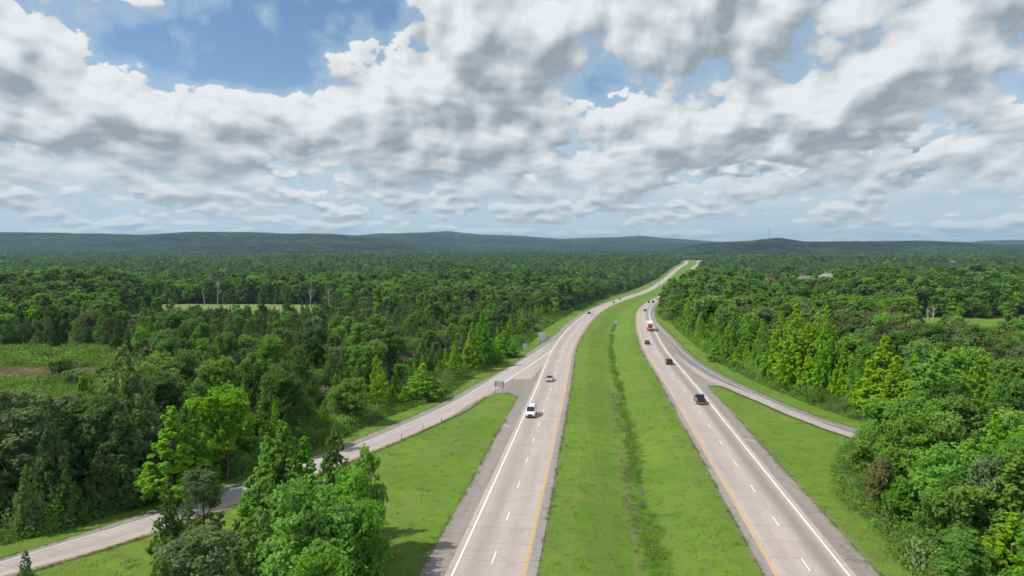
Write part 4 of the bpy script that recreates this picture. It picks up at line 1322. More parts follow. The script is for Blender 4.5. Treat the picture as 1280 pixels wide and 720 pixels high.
rest = ~picked & (Y > -40)
lodk = np.where(Dd < 150, 0, np.where(Dd < 650, 1, 2))
protos = []; pid = {}
for li, lod in enumerate(('near', 'mid', 'far')):
    for kd in KINDS:
        for v in range(2 if lod == 'near' else VARIANTS[lod]):
            pid[li, kd, v] = len(protos); protos.append(CROWNS[lod, kd, v])
idx = np.array([pid[lodk[i], KD[i], int(rgp.integers(0, 2 if lodk[i] == 0 else 3))] if rest[i] else 0 for i in range(len(X))])
scatter_object('forest', np.stack([X, Y, Z], -1)[rest], ROT[rest], WS[rest], HS[rest], idx[rest], protos, 'dense green mixed forest canopy on both sides of the highway', 'forest')
# canopy of the hills
xs, ys = scatter_points(11500, 3300, 25, 42, 9)
ys_ok = np.ones(len(xs), bool)
zs = terrain(xs, ys)
cc, rw = project(xs, ys, zs + 12)
rg = np.random.default_rng(77)
ok = (cc > -120) & (cc < 1400)
# leave out ground that lies far behind a ridge
ok &= ~((ys > 9800))
xs, ys, zs = xs[ok], ys[ok], zs[ok]
n = len(xs); print('PATCHES', n)
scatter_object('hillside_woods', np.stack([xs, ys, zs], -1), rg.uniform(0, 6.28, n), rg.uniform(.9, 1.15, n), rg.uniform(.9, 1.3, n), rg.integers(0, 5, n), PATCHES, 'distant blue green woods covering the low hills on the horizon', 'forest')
# ------------------------------------------------------------------ undergrowth, weeds, rubble
def tuft(seed, n, R0, H0, size, mat, narrow=1.0):
    rg = np.random.default_rng(seed)
    P = np.stack([rg.normal(size=n) * R0 * .45, rg.normal(size=n) * R0 * .45, rg.uniform(.05, 1, n) ** 1.3 * H0], -1)
    N = np.stack([P[:, 0], P[:, 1], np.full(n, .3)], -1) + rg.normal(size=(n, 3)) * .5
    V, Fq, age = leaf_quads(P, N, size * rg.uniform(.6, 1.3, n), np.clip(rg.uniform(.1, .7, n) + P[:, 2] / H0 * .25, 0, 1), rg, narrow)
    return np_mesh('tuft', V, Fq, [mat], attrs={'age': ('FACE', age)})
M_WEED = leaf_material('green_weeds', (0.09, 0.18, 0.020), (0.165, 0.29, 0.032), (0.235, 0.37, 0.048), 0.3, 0.35)
M_DRYGRASS = leaf_material('dry_grass', (0.17, 0.145, 0.085), (0.28, 0.245, 0.15), (0.40, 0.35, 0.23), 0.25, 0.3)
M_MOWN = leaf_material('mown_blades', (0.10, 0.17, 0.02), (0.155, 0.235, 0.03), (0.22, 0.31, 0.045), 0.3, 0.2)
M_HERB = leaf_material('meadow_herbs', (0.10, 0.18, 0.03), (0.19, 0.30, 0.055), (0.28, 0.39, 0.085), 0.3, 0.35)
rg = np.random.default_rng(31)
SHRUBS = [tuft(300 + i, 900, 2.2, 2.6, .24, m) for i, m in enumerate((M_CEDAR, M_FRESH, M_OAK, M_WEED, M_OLIVE))]
WEEDS = [tuft(320, 60, .7, .75, .22, M_WEED, .5), tuft(321, 60, .8, .6, .22, M_WEED, .5), tuft(322, 60, .8, .7, .22, M_DRYGRASS, .4), tuft(323, 80, 1.2, 1.1, .28, M_HERB, .5), tuft(324, 80, 1.2, .9, .26, M_FRESH, .7)]
def along(line, n, spread0, spread1, ymax=900, seed=1):
    rg = np.random.default_rng(seed)
    p, t = resample(line, 4000)
    nrm = offset_line(p, 1.0) - p
    pr = 1 / np.maximum(np.hypot(p[:, 0], p[:, 1]), 60) ** 1.1
    pr = np.where((p[:, 1] < ymax) & (p[:, 1] > 35), pr, 0); pr /= pr.sum()
    k = rg.choice(len(p), n, p=pr)
    return p[k] + nrm[k] * rg.uniform(spread0, spread1, n)[:, None]
# shrubs along the two tree lines (L_LINE runs away from the camera: its right side is the open side)
a = along(L_LINE, 1500, -7.0, 1.2, seed=3); b = along(R_LINE, 1300, -1.0, 7.0, seed=4)
q = np.concatenate([a, b])
q = q[(seg_dist(RAMP_R, q[:, 0], q[:, 1]) > 6.5) & (seg_dist(RAMP_L, q[:, 0], q[:, 1]) > 6)]
far = np.hypot(q[:, 0], q[:, 1])
s = rg.uniform(.45, 1.25, len(q)); sz = s * rg.uniform(.6, 1.25, len(q))
pick = rg.choice(5, len(q), p=[.34, .18, .22, .18, .08])
scatter_object('undergrowth', np.stack([q[:, 0], q[:, 1], terrain(q[:, 0], q[:, 1])], -1), rg.uniform(0, 6.28, len(q)), s, sz, pick, SHRUBS, 'tangled green shrubs at the foot of the woods', 'undergrowth')
# tall grass where the mower stops
a = along(L_LINE, 5200, -1.0, 3.2, 420, 5); b = along(R_LINE, 4200, -3.0, 1.0, 420, 6)
q = np.concatenate([a, b])
q = q[(seg_dist(RAMP_R, q[:, 0], q[:, 1]) > 5.5) & (seg_dist(RAMP_L, q[:, 0], q[:, 1]) > 5.2)]
s = rg.uniform(.6, 1.3, len(q))
scatter_object('tall_grass', np.stack([q[:, 0], q[:, 1], terrain(q[:, 0], q[:, 1])], -1), rg.uniform(0, 6.28, len(q)), s, s, rg.choice(5, len(q), p=[.36, .3, .08, .1, .16]), WEEDS, 'unmown bright green grass between verge and woods', 'grass')
# weeds in the median ditch
n = 3200
yy = 45 + 330 * rg.random(n) ** 1.6
wv = np.interp(yy, [40, 150, 420], [1.5, 1.1, .45])
oo = 0.7 + rg.normal(size=n) * wv * .6 + .8 * np.sin(yy / 9.0) * .4
k = road_slope(yy)
xx = road_x(yy) + oo / np.sqrt(1 + k * k)
ok = rg.random(n) < (1.9 * vnoise(yy / 7.0, oo / 2.0) - .25)
xx, yy = xx[ok], yy[ok]; s = rg.uniform(.35, 1.0, len(xx))
scatter_object('ditch_weeds', np.stack([xx, yy, terrain(xx, yy)], -1), rg.uniform(0, 6.28, len(xx)), s, s * .55, rg.choice(5, len(xx), p=[.42, .38, .10, .02, .08]), WEEDS, 'rank dark green weeds growing along the median ditch', 'weeds')
# pale dead grass beside the ditch
n = 600
yy = 50 + 120 * rg.random(n) ** 1.2; oo = -0.9 + rg.normal(size=n) * .5; ok = rg.random(n) < 2.2 * vnoise(yy / 7.0 + 3, oo * 0 + 2.5) - .6
yy, oo = yy[ok], oo[ok]; xx = road_x(yy) + oo
scatter_object('dead_grass', np.stack([xx, yy, terrain(xx, yy)], -1), rg.uniform(0, 6.28, len(xx)), rg.uniform(.4, .8, len(xx)), rg.uniform(.25, .5, len(xx)), np.full(len(xx), 2), WEEDS, 'pale dead grass lying beside the median ditch', 'grass')
# short grass tufts over the mown land near the camera
n = 20000
yy = 40 + 330 * rg.random(n) ** 1.35; xx = rg.uniform(-1, 1, n) * (yy * .78 + 12)
ok = inside(OPEN_CORRIDOR, xx, yy)
xx, yy = xx[ok], yy[ok]; oo = road_offset(xx, yy); ao = np.abs(oo)
ok = ((ao < IN - 1.6) | (ao > OUT + 3.7)) & (seg_dist(RAMP_R, xx, yy) > 5.5) & ~inside(np.concatenate([lr_out, lr_gore[::-1]]), xx, yy) & ~inside(np.concatenate([rr_out, rr_in[::-1]]), xx, yy)
xx, yy = xx[ok], yy[ok]
GR = [tuft(340 + i, 16, .6, .07, .17, M_MOWN, .4) for i in range(3)] + [tuft(345, 14, .6, .07, .17, M_DRYGRASS, .3)]
s = rg.uniform(.5, 1.4, len(xx))
scatter_object('mown_grass', np.stack([xx, yy, terrain(xx, yy) - .02], -1), rg.uniform(0, 6.28, len(xx)), s, s, rg.choice(4, len(xx), p=[.31, .31, .31, .07]), GR, 'short mown green grass on the verges and median', 'grass')
# grass creeping over the pavement edges
E_ = []
for off, jit in ((-OUT - 3.35, .22), (OUT + 3.1, .22), (-IN + 1.35, .18), (IN - 1.25, .18)):
    n = 2000
    y_ = 38 + 260 * rg.random(n) ** 1.4; k_ = road_slope(y_); L_ = np.sqrt(1 + k_ * k_)
    o_ = off + rg.normal(size=n) * jit + .25 * fnoise(y_ / 4.0, y_ * 0 + off, 3) * 2
    ok = rg.random(n) < 1.7 * vnoise(y_ / 3.0, y_ * 0 + off * 3) - .1
    q_ = np.stack([road_x(y_) + o_ / L_, y_ - o_ * k_ / L_], -1)[ok]
    q_ = q_[~inside(np.concatenate([lr_out, lr_gore[::-1]]), q_[:, 0], q_[:, 1]) & ~inside(np.concatenate([rr_out, rr_in[::-1]]), q_[:, 0], q_[:, 1])]
    E_.append(q_)
for ln in (lr_out, lr_gore[:10], rr_out, rr_in[5:]):
    p_, _t = resample(ln, 3000); p_ = p_[rg.integers(0, 3000, 1500)]
    E_.append(p_ + rg.normal(size=p_.shape) * .2)
E_ = np.concatenate(E_)
s = rg.uniform(.35, .8, len(E_))
scatter_object('edge_grass', np.stack([E_[:, 0], E_[:, 1], terrain(E_[:, 0], E_[:, 1]) + .05], -1), rg.uniform(0, 6.28, len(E_)), s, s * 1.2, rg.choice(4, len(E_), p=[.25, .25, .2, .3]), GR, 'ragged grass creeping over the edges of the shoulders', 'grass')
# herbs and small bushes over the meadow
mp = CLEARINGS['meadow']
xx = rg.uniform(mp[:, 0].min(), mp[:, 0].max(), 16000); yy = rg.uniform(mp[:, 1].min(), mp[:, 1].max(), 16000)
q = ground_at(20, 468)
dryz = np.exp(-(((xx - q[0]) / 32) ** 2 + ((yy - q[1]) / 14) ** 2))
ok = inside(mp, xx, yy) & (xx > -.86 * yy)
xx, yy, dryz = xx[ok], yy[ok], dryz[ok]
pk = np.where(dryz > .45, 2, rg.choice(5, len(xx), p=[.25, .2, .05, .35, .15]))
s = rg.uniform(.7, 1.6, len(xx)) * (1 + .8 * (vnoise(xx / 12, yy / 12) > .6) * (pk != 2))
scatter_object('meadow_herbs', np.stack([xx, yy, terrain(xx, yy)], -1), rg.uniform(0, 6.28, len(xx)), s, s * .8, pk, WEEDS, 'knee high green herbs and straw covering the meadow', 'meadow')
# bushes dotted over the meadow
for i, (px, py, h, lb) in enumerate(((78, 470, 5.2, 'dark green bush in the middle of the meadow'), (96, 481, 4.2, 'smaller bush just below the dark bush of the meadow'), (128, 470, 2.6, 'low bush near the right rim of the meadow'), (60, 452, 2.4, 'low bush at the back of the meadow'), (20, 446, 2.2, 'leftmost low bush at the back of the meadow'))):
    g_ = ground_at(px, py)
    t = empty('bush', (g_[0], g_[1], float(terrain(g_[0], g_[1]))), i * 1.3)
    P, N, s_, age = lobes_to_leaves([(rg.normal() * h * .3, rg.normal() * h * .3, h * rg.uniform(.15, .75), h * rg.uniform(.16, .28), rg.uniform(.1, .6)) for _ in range(22)], rg, 3000, .34)
    V, Fq, age = leaf_quads(P, N, s_, age, rg)
    link('foliage', np_mesh('foliage', V, Fq, [M_OAK], attrs={'age': ('FACE', age)}), t)
    tv, tf = trunk_mesh(rg, h, h * .4, .7, 4, .08)
    link('stem', np_mesh('stem', tv, tf, [M_BARK]), t)
    tag(t, lb, 'bush', 'bushes on the meadow')

# red rubble on the bank left of the ramp
def rock_mesh(seed, r=1.0, flat=.7):
    import bmesh
    bm = bmesh.new()
    bmesh.ops.create_icosphere(bm, subdivisions=2, radius=r)
    rg = np.random.default_rng(seed)
    for _ in range(7):
        nn = Vector(rg.normal(size=3)).normalized(); dd = rg.uniform(.45, .8) * r
        for v in bm.verts:
            e = v.co.dot(nn) - dd
            if e > 0: v.co -= nn * e
    for v in bm.verts: v.co.z *= flat; v.co += Vector(rg.normal(size=3)) * .03 * r
    me = bpy.data.meshes.new('rock'); bm.to_mesh(me); bm.free()
    me.materials.append(M_ROCK)
    return me
def make_rock_mat():
    m, T, out = material('red_sandstone')
    tc = T.new('ShaderNodeTexCoord').outputs['Object']
    n = T.noise(tc, 1.5, 5, .7); oi = T.new('ShaderNodeObjectInfo').outputs['Random']
    c = T.mix(n, (.07, .042, .026), (.20, .125, .08)); c = T.mix(T.m('MULTIPLY', oi, .5), c, (.17, .13, .09))
    principled(T, out, c, .9, 0, .15)
    return m
M_ROCK = make_rock_mat()
ROCKS = [rock_mesh(60 + i) for i in range(4)]
pts = []
for nm, cnt in (('scar', 420), ('track', 30)):
    p = CLEARINGS[nm]; k = 0
    while k < cnt:
        x_, y_ = rg.uniform(p[:, 0].min(), p[:, 0].max()), rg.uniform(p[:, 1].min(), p[:, 1].max())
        if inside(p, np.array([x_]), np.array([y_]))[0]: pts.append((x_, y_)); k += 1
pts = np.array(pts)
_b = np.array(BANK, float); _bp, _ = resample(_b, 500); _bq = _bp[rg.integers(0, 500, 620)] + rg.normal(size=(620, 2)) * 5.0
_bp2 = _bq[~inside(CLEARINGS['scar'], _bq[:, 0], _bq[:, 1]) | (rg.random(620) < .35)]
_s = rg.uniform(.35, .95, len(_bp2))
scatter_object('bank_brush', np.stack([_bp2[:, 0], _bp2[:, 1], terrain(_bp2[:, 0], _bp2[:, 1])], -1), rg.uniform(0, 6.28, len(_bp2)), _s, _s, rg.choice(5, len(_bp2), p=[.42, .12, .16, .12, .18]), SHRUBS, 'low brush covering the bank beside the dirt track', 'undergrowth')
s = rg.uniform(.15, .85, len(pts)) ** 1.3
scatter_object('rock_rubble', np.stack([pts[:, 0], pts[:, 1], terrain(pts[:, 0], pts[:, 1])], -1), rg.uniform(0, 6.28, len(pts)), s, s, rg.integers(0, 4, len(pts)), ROCKS, 'broken red sandstone lying on the bare bank among the cedars', 'rubble')

# ------------------------------------------------------------------ dead trees
def dead_tree(px, base, top, lean, lb, red=False):
    g_ = ground_at(px, base); z = float(terrain(g_[0], g_[1]))
    lo, hi = 2.0, 40.0
    for _ in range(30):
        m_ = (lo + hi) / 2
        if project(g_[0], g_[1], z + m_)[1] > top: lo = m_
        else: hi = m_
    t = empty('dead_tree', (g_[0], g_[1], z), 0)
    t.rotation_euler = (0, lean, 0)
    tv, tf = trunk_mesh(rg, lo, lo * .30, .98, 12 if abs(lean) < .3 else 2, .32, 3)
    link('trunk', np_mesh('trunk', tv, tf, [M_DEAD], smooth=True), t)
    tag(t, lb, 'dead tree', 'dead trees')
dead_tree(272, 382, 349, .05, 'bleached dead tree standing behind the straw field')
dead_tree(256, 381, 357, -.08, 'thin dead tree left of the bleached one')
dead_tree(411, 386, 357, .0, 'broken grey snag at the right end of the straw field')
dead_tree(416, 386, 352, .85, 'leaning grey trunk beside the broken snag')
dead_tree(388, 384, 358, .03, 'pale dead trunk in the shade behind the straw field')
dead_tree(1166, 402, 380, .02, 'bare grey tree at the left end of the pasture')
dead_tree(1160, 400, 384, -.1, 'smaller bare grey tree beside the pasture')

# ------------------------------------------------------------------ simple solids for built things
def simple_mat(name, col, rough=.5, metal=0., spec=.5, noise=0.0, emit=None, coat=0.0):
    m, T, out = material(name)
    c = col
    if noise:
        tc = T.new('ShaderNodeTexCoord').outputs['Object']
        n = T.noise(tc, 2.5, 4, .65)
        c = T.mix(T.m('MULTIPLY', n, noise), col, tuple(x * .45 for x in col))
    p = principled(T, out, c, rough, metal, spec)
    if coat: p.inputs['Coat Weight'].default_value = coat; p.inputs['Coat Roughness'].default_value = .08
    return m
M_PAINT = {
    'white': simple_mat('white_car_paint', (.78, .79, .79), .3, 0, .5, .12, coat=.6),
    'silver': simple_mat('silver_car_paint', (.55, .57, .60), .28, .5, .5, .1, coat=.6),
    'black': simple_mat('black_car_paint', (.012, .012, .014), .22, 0, .5, 0, coat=.7),
    'charcoal': simple_mat('charcoal_car_paint', (.035, .037, .042), .25, .2, .5, 0, coat=.7),
    'blue': simple_mat('dark_blue_car_paint', (.02, .035, .10), .25, .2, .5, 0, coat=.7),
    'red': simple_mat('dark_red_car_paint', (.16, .015, .015), .28, .1, .5, 0, coat=.6),
    'green': simple_mat('grey_green_car_paint', (.09, .13, .11), .3, .2, .5, 0, coat=.6),
    'tan': simple_mat('beige_car_paint', (.38, .34, .28), .3, .2, .5, 0, coat=.6),
}
M_GLASS = simple_mat('dark_vehicle_glass', (.015, .02, .024), .06, 0, .8)
M_TYRE = simple_mat('tyre_rubber', (.02, .02, .02), .85, 0, .2)
M_RIM = simple_mat('alloy_rim', (.5, .5, .52), .3, .8)
M_TRIM = simple_mat('black_plastic_trim', (.02, .02, .022), .55, 0, .3)
M_HEAD = simple_mat('headlamp_lens', (.75, .77, .8), .12, 0, .7)
M_TAIL = simple_mat('tail_lamp_lens', (.32, .01, .008), .2, 0, .6)
M_CHROME = simple_mat('chrome', (.6, .6, .62), .18, 1.0)
M_PLATE = simple_mat('plain_number_plate', (.62, .64, .66), .5)
M_ALU = simple_mat('aluminium_sheet', (.50, .52, .53), .45, .25, .4, .25)
M_STEEL = simple_mat('galvanised_steel', (.33, .34, .35), .5, .6, .4, .3)
M_SIGNW = simple_mat('white_sign_sheet', (.72, .73, .72), .5, 0, .4, .12)
M_TRUCKW = simple_mat('white_trailer_paint', (.78, .80, .80), .4, 0, .4, .15)
M_TRUCKR = simple_mat('red_trailer_paint', (.55, .035, .02), .4, 0, .4, .1)

def pyobj(name, verts, faces, mat, parent=None, smooth=False, bevel=0.0):
    me = bpy.data.meshes.new(name)
    me.from_pydata([tuple(map(float, v)) for v in verts], [], [tuple(f) for f in faces])
    me.materials.append(mat)
    me.update()
    if smooth: me.polygons.foreach_set('use_smooth', [True] * len(me.polygons))
    if bevel:
        import bmesh
        bm = bmesh.new(); bm.from_mesh(me)
        bmesh.ops.recalc_face_normals(bm, faces=bm.faces)
        bmesh.ops.bevel(bm, geom=list(bm.edges), offset=bevel, segments=2, affect='EDGES', clamp_overlap=True)
        bm.to_mesh(me); bm.free()
    return link(name, me, parent)
class Solid:
    def __init__(s): s.v = []; s.f = []
    def box(s, x0, x1, y0, y1, z0, z1):
        n = len(s.v)
        s.v += [(x, y, z) for z in (z0, z1) for x, y in ((x0, y0), (x1, y0), (x1, y1), (x0, y1))]
        s.f += [(n, n+3, n+2, n+1), (n+4, n+5, n+6, n+7)] + [(n+i, n+(i+1) % 4, n+4+(i+1) % 4, n+4+i) for i in range(4)]
        return s
    def hull(s, secs):
        """rings of equal size, bridged and capped"""
        k = len(secs[0]); n = len(s.v)
        for r in secs: s.v += list(r)
        for i in range(len(secs) - 1):
            for j in range(k):
                s.f.append((n + i*k + j, n + i*k + (j+1) % k, n + (i+1)*k + (j+1) % k, n + (i+1)*k + j))
        s.f.append(tuple(n + j for j in reversed(range(k)))); s.f.append(tuple(n + (len(secs)-1)*k + j for j in range(k)))
        return s
    def cyl(s, c, r, h, axis='z', seg=16, r2=None):
        n = len(s.v); r2 = r if r2 is None else r2
        for t, rr in ((-.5, r), (.5, r2)):
            for k in range(seg):
                a = 2 * math.pi * k / seg; u, w = math.cos(a) * rr, math.sin(a) * rr
                s.v.append({'z': (c[0]+u, c[1]+w, c[2]+t*h), 'y': (c[0]+u, c[1]+t*h, c[2]+w), 'x': (c[0]+t*h, c[1]+u, c[2]+w)}[axis])
        s.f += [(n+k, n+(k+1) % seg, n+seg+(k+1) % seg, n+seg+k) for k in range(seg)]
        s.f += [tuple(n+k for k in reversed(range(seg))), tuple(n+seg+k for k in range(seg))]
        return s
    def rod(s, a, b, r, seg=6):
        v, f = tube([a, b], [r, r], seg); n = len(s.v)
        s.v += [tuple(q) for q in v]; s.f += [tuple(int(i) + n for i in q) for q in f]
        s.f += [tuple(n + k for k in range(seg)), tuple(n + seg + k for k in reversed(range(seg)))]
        return s
    def obj(s, name, mat, parent=None, smooth=False, bevel=0.0):
        return pyobj(name, s.v, s.f, mat, parent, smooth, bevel)

def wheels(root, xs, W, r, wd=.24, name='wheel'):
    for x in xs:
        for sy in (-1, 1):
            w = Solid().cyl((x, sy * (W / 2 - wd / 2 + .01), r), r, wd, 'y', 20).obj('wheel', M_TYRE, root, bevel=.02)
            Solid().cyl((x, sy * (W / 2 + .015), r), r * .62, .03, 'y', 16).obj('rim', M_RIM, w)
def ring(x, w, z0, z1, zs, wt=.93, zm=None):
    zm = zm if zm is not None else z0 + (z1 - z0) * .55
    return [(x, -w*.95, z0), (x, -w, zm), (x, -w*wt, z1), (x, w*wt, z1), (x, w, zm), (x, w*.95, z0)]
def car(kind, paint, L=4.7, W=1.84, H=1.45):
    root = bpy.data.objects.new(kind, None); COL.objects.link(root)
    pm = M_PAINT[paint]; w = W / 2
    P = {
        'sedan': dict(hood=.80, belt=.93, nose=.62, boot=.98, ws=(.24, .04), rs=(-.22, -.38), r=.33, wx=(.30, -.29)),
        'suv': dict(hood=1.02, belt=1.08, nose=.80, boot=1.10, ws=(.25, .10), rs=(-.44, -.49), r=.38, wx=(.31, -.30)),
        'van': dict(hood=1.14, belt=1.20, nose=.96, boot=1.22, ws=(.27, .15), rs=(-.475, -.492), r=.37, wx=(.35, -.30)),
        'pickup': dict(hood=1.12, belt=1.18, nose=.95, boot=1.16, ws=(.20, .08), rs=(-.12, -.15), r=.42, wx=(.32, -.29)),
    }[kind]
    x = lambda t: t * L
    hw = w
    secs = [ring(x(-.5), hw*.90, .42, P['boot']*.80, 0), ring(x(-.485), hw*.97, .30, P['boot']*.97, 0), ring(x(-.40), hw, .24, P['boot'], 0), ring(x(P['rs'][1] + .04), hw, .22, P['belt'], 0),
            ring(x(0), hw, .22, P['belt'], 0), ring(x(P['ws'][0]), hw, .22, P['belt']*.98, 0), ring(x(P['ws'][0] + .05), hw*.99, .22, P['hood'] + .03, 0), ring(x(.42), hw*.96, .24, P['nose'] + .14, 0, .90), ring(x(.485), hw*.90, .28, P['nose'], 0, .88), ring(x(.5), hw*.84, .36, P['nose']*.78, 0, .9)]
    secs = [[(a, b, c) for a, b, c in s_] for s_ in secs]
    body = Solid().hull(secs).obj('body', pm, root, bevel=.03)
    if kind == 'pickup':
        # open load bed: dark liner between raised sides
        bed = Solid().box(x(-.485), x(-.16), -hw*.78, hw*.78, P['belt'] - .02, P['belt'] + .012)
        bed.obj('load_bed', M_TRIM, root)
        rails = Solid().box(x(-.49), x(-.155), -hw*.93, -hw*.79, P['belt'] - .1, P['belt'] + .15).box(x(-.49), x(-.155), hw*.79, hw*.93, P['belt'] - .1, P['belt'] + .15).box(x(-.497), x(-.475), -hw*.785, hw*.785, P['belt'] - .1, P['belt'] + .15)
        rails.obj('bed_side', pm, root, bevel=.015)
    b, t = P['belt'] - .03, H
    wr = hw * .90; wt = hw * .74 if kind != 'van' else hw * .82
    fs, ft = x(P['ws'][0]), x(P['ws'][1]); rs, rt = x(P['rs'][1]), x(P['rs'][0])
    if kind == 'sedan': rt, rs = x(-.24), x(-.39)
    cab = Solid().hull([[(rs, -wr, b), (rs, wr, b), (rt, wt, t - .05), (rt, -wt, t - .05)], [(rs*.2+fs*.8-.4, -wr, b), (rs*.2+fs*.8-.4, wr, b), (ft, wt, t - .05), (ft, -wt, t - .05)], [(fs, -wr*.94, b), (fs, wr*.94, b), (ft + .02, wt*.97, t - .06), (ft + .02, -wt*.97, t - .06)]])
    cab.obj('windows', M_GLASS, root)
    rf = Solid().hull([[(rt - .02, -wt*1.02, t - .06), (rt - .02, wt*1.02, t - .06), (rt + .03, wt*.94, t), (rt + .03, -wt*.94, t)], [(ft + .03, -wt*1.02, t - .06), (ft + .03, wt*1.02, t - .06), (ft - .06, wt*.94, t - .005), (ft - .06, -wt*.94, t - .005)]]).obj('roof', pm, root, bevel=.015)
    # pillars
    pl = Solid()
    for sy in (-1, 1):
        pl.rod((fs, sy*wr*.965, b), (ft + .02, sy*wt*1.0, t - .04), .045)
        pl.rod((rs, sy*wr*1.0, b), (rt, sy*wt*1.0, t - .04), .06)
        mx = (ft + rt) / 2
        pl.rod((mx, sy*wr*1.005, b), (mx, sy*wt*1.01, t - .04), .045)
    pl.obj('pillars', pm, root)
    if kind == 'van':
        Solid().box(rt + .02, rt + .9, -wr*1.005, wr*1.005, b, t - .22).obj('rear_panel', pm, root)
        rk = Solid()
        rk.rod((rt + .3, -wt*.85, t + .06), (ft - .4, -wt*.85, t + .06), .03).rod((rt + .3, wt*.85, t + .06), (ft - .4, wt*.85, t + .06), .03).obj('roof_rail', M_TRIM, root)
    if kind == 'suv':
        Solid().rod((rt + .2, -wt*.9, t + .04), (ft - .2, -wt*.9, t + .04), .03).rod((rt + .2, wt*.9, t + .04), (ft - .2, wt*.9, t + .04), .03).obj('roof_rail', M_CHROME, root)
    for sy in (-1, 1):
        Solid().box(x(.455), x(.492), sy*hw*.80 - .16, sy*hw*.80 + .10 * sy * 0 + .16, P['nose']*.74, P['nose']*.97).obj('headlight', M_HEAD, root, bevel=.02)
        zt = P['boot']
        Solid().box(x(-.502), x(-.475), sy*hw*.82 - .10, sy*hw*.82 + .10, zt*.62, zt*.88).obj('tail_light', M_TAIL, root, bevel=.015)
        Solid().box(fs - .32, fs - .16, sy*(hw + .12) - .09, sy*(hw + .12) + .09, b + .02, b + .20).obj('mirror', pm if paint != 'silver' else M_TRIM, root, bevel=.02)
    Solid().box(x(.478), x(.506), -hw*.50, hw*.50, P['nose']*.52, P['nose']*.86).obj('grille', M_TRIM, root, bevel=.01)
    Solid().box(x(.47), x(.512), -hw*.86, hw*.86, .26, .44).obj('front_bumper', M_TRIM if kind in ('van', 'pickup') else pm, root, bevel=.03)
    Solid().box(x(-.52), x(-.48), -hw*.88, hw*.88, .36, .56).obj('rear_bumper', M_CHROME if kind == 'pickup' else M_TRIM, root, bevel=.03)
    Solid().box(x(-.526), x(-.518), -.16, .16, .58 if kind != 'pickup' else .42, .72 if kind != 'pickup' else .54).obj('number_plate', M_PLATE, root)
    wheels(root, (x(P['wx'][0]), x(P['wx'][1])), W, P['r'])
    return root
def truck(paint):
    """tractor with a box trailer, red rear doors under a white top"""
    root = bpy.data.objects.new('truck', None); COL.objects.link(root)
    tr = Solid().box(-8.2, 4.4, -1.28, 1.28, 1.15, 4.05).obj('trailer', M_TRUCKW, root, bevel=.04)
    Solid().box(-8.24, -8.205, -1.10, 1.10, 1.45, 3.35).obj('rear_door', M_TRUCKR, tr, bevel=.0)
    Solid().rod((-8.27, -.02, 1.5), (-8.27, -.02, 3.3), .03).obj('door_bar', M_STEEL, tr)
    Solid().box(-8.0, 4.2, -1.285, -1.281, 1.5, 1.9).box(-8.0, 4.2, 1.281, 1.285, 1.5, 1.9).obj('side_stripe', M_TRUCKR, tr)
    Solid().box(-8.1, 8.2, -.5, .5, .75, 1.12).obj('chassis', M_TRIM, root)
    Solid().box(-8.2, -8.05, -1.2, 1.2, .5, .62).box(-8.2, -8.1, -.7, -.6, .6, 1.1).box(-8.2, -8.1, .6, .7, .6, 1.1).obj('underride_bar', M_STEEL, root)
    Solid().hull([ring(4.9, 1.22, .6, 3.3, 0), ring(6.7, 1.24, .55, 3.4, 0), ring(7.0, 1.22, .55, 2.3, 0), ring(8.5, 1.0, .55, 1.9, 0)]).obj('cab', M_PAINT[paint], root, bevel=.05)
    Solid().hull([[(6.72, -1.05, 2.35), (6.72, 1.05, 2.35), (6.6, .95, 3.15), (6.6, -.95, 3.15)], [(7.04, -1.05, 2.33), (7.04, 1.05, 2.33), (6.8, .95, 3.2), (6.8, -.95, 3.2)]]).obj('windscreen', M_GLASS, root)
    for sy in (-1, 1):
        Solid().box(-8.23, -8.2, sy*1.1 - .12, sy*1.1 + .12, 1.18, 1.36).obj('tail_light', M_TAIL, root)
        Solid().box(8.4, 8.52, sy*.85 - .15, sy*.85 + .15, 1.1, 1.4).obj('headlight', M_HEAD, root)
    wheels(root, (-7.0, -5.7, 4.2, 5.5, 7.6), 2.5, .5, .32)
    return root
LANE_IN, LANE_OUT = IN + LANES * .25, IN + LANES * .75
def on_road(root, px, py, off, away, label, cat, grp):
    """stand a vehicle in its lane at the row where the photograph shows its near end"""
    lo, hi = 35.0, 2400.0
    for _ in range(40):
        y_ = (lo + hi) / 2; q = road_pt(y_, off)
        if project(q[0], q[1], float(road_z(q[1])))[1] > py: lo = y_
        else: hi = y_
    length = 2.35 if cat != 'truck' else 8.0
    y_ = lo + length * .95
    q = road_pt(y_, off); k = float(road_slope(y_))
    ang = math.atan2(1, k)
    slope = float(road_z(y_ + 3) - road_z(y_ - 3)) / 6
    root.rotation_mode = 'XYZ'
    root.rotation_euler = (0, -math.atan(slope) if away else math.atan(slope), ang if away else ang + math.pi)
    root.location = (float(q[0]), float(q[1]), float(terrain(q[0], q[1])) + L3 + .01)
    tag(root, label, cat, grp)
def copy_thing(root):
    c = root.copy(); COL.objects.link(c)
    for ch in root.children:
        d = ch.copy(); COL.objects.link(d); d.parent = c
        for g2 in ch.children:
            e = g2.copy(); COL.objects.link(e); e.parent = d
    return c
GL, GR_ = 'vehicles coming towards the camera', 'vehicles driving away'
v = car('van', 'white', 5.3, 2.0, 2.1); v.name = 'van'; on_road(v, 660, 523, -(LANE_OUT + .35), False, 'white van driving towards the camera near the exit gore', 'van', GL)
v = car('sedan', 'silver', 4.6, 1.82, 1.46); v.name = 'car'; on_road(v, 691, 478, -(LANE_OUT - .9), False, 'silver car with dark windscreen following behind the white van', 'car', GL)
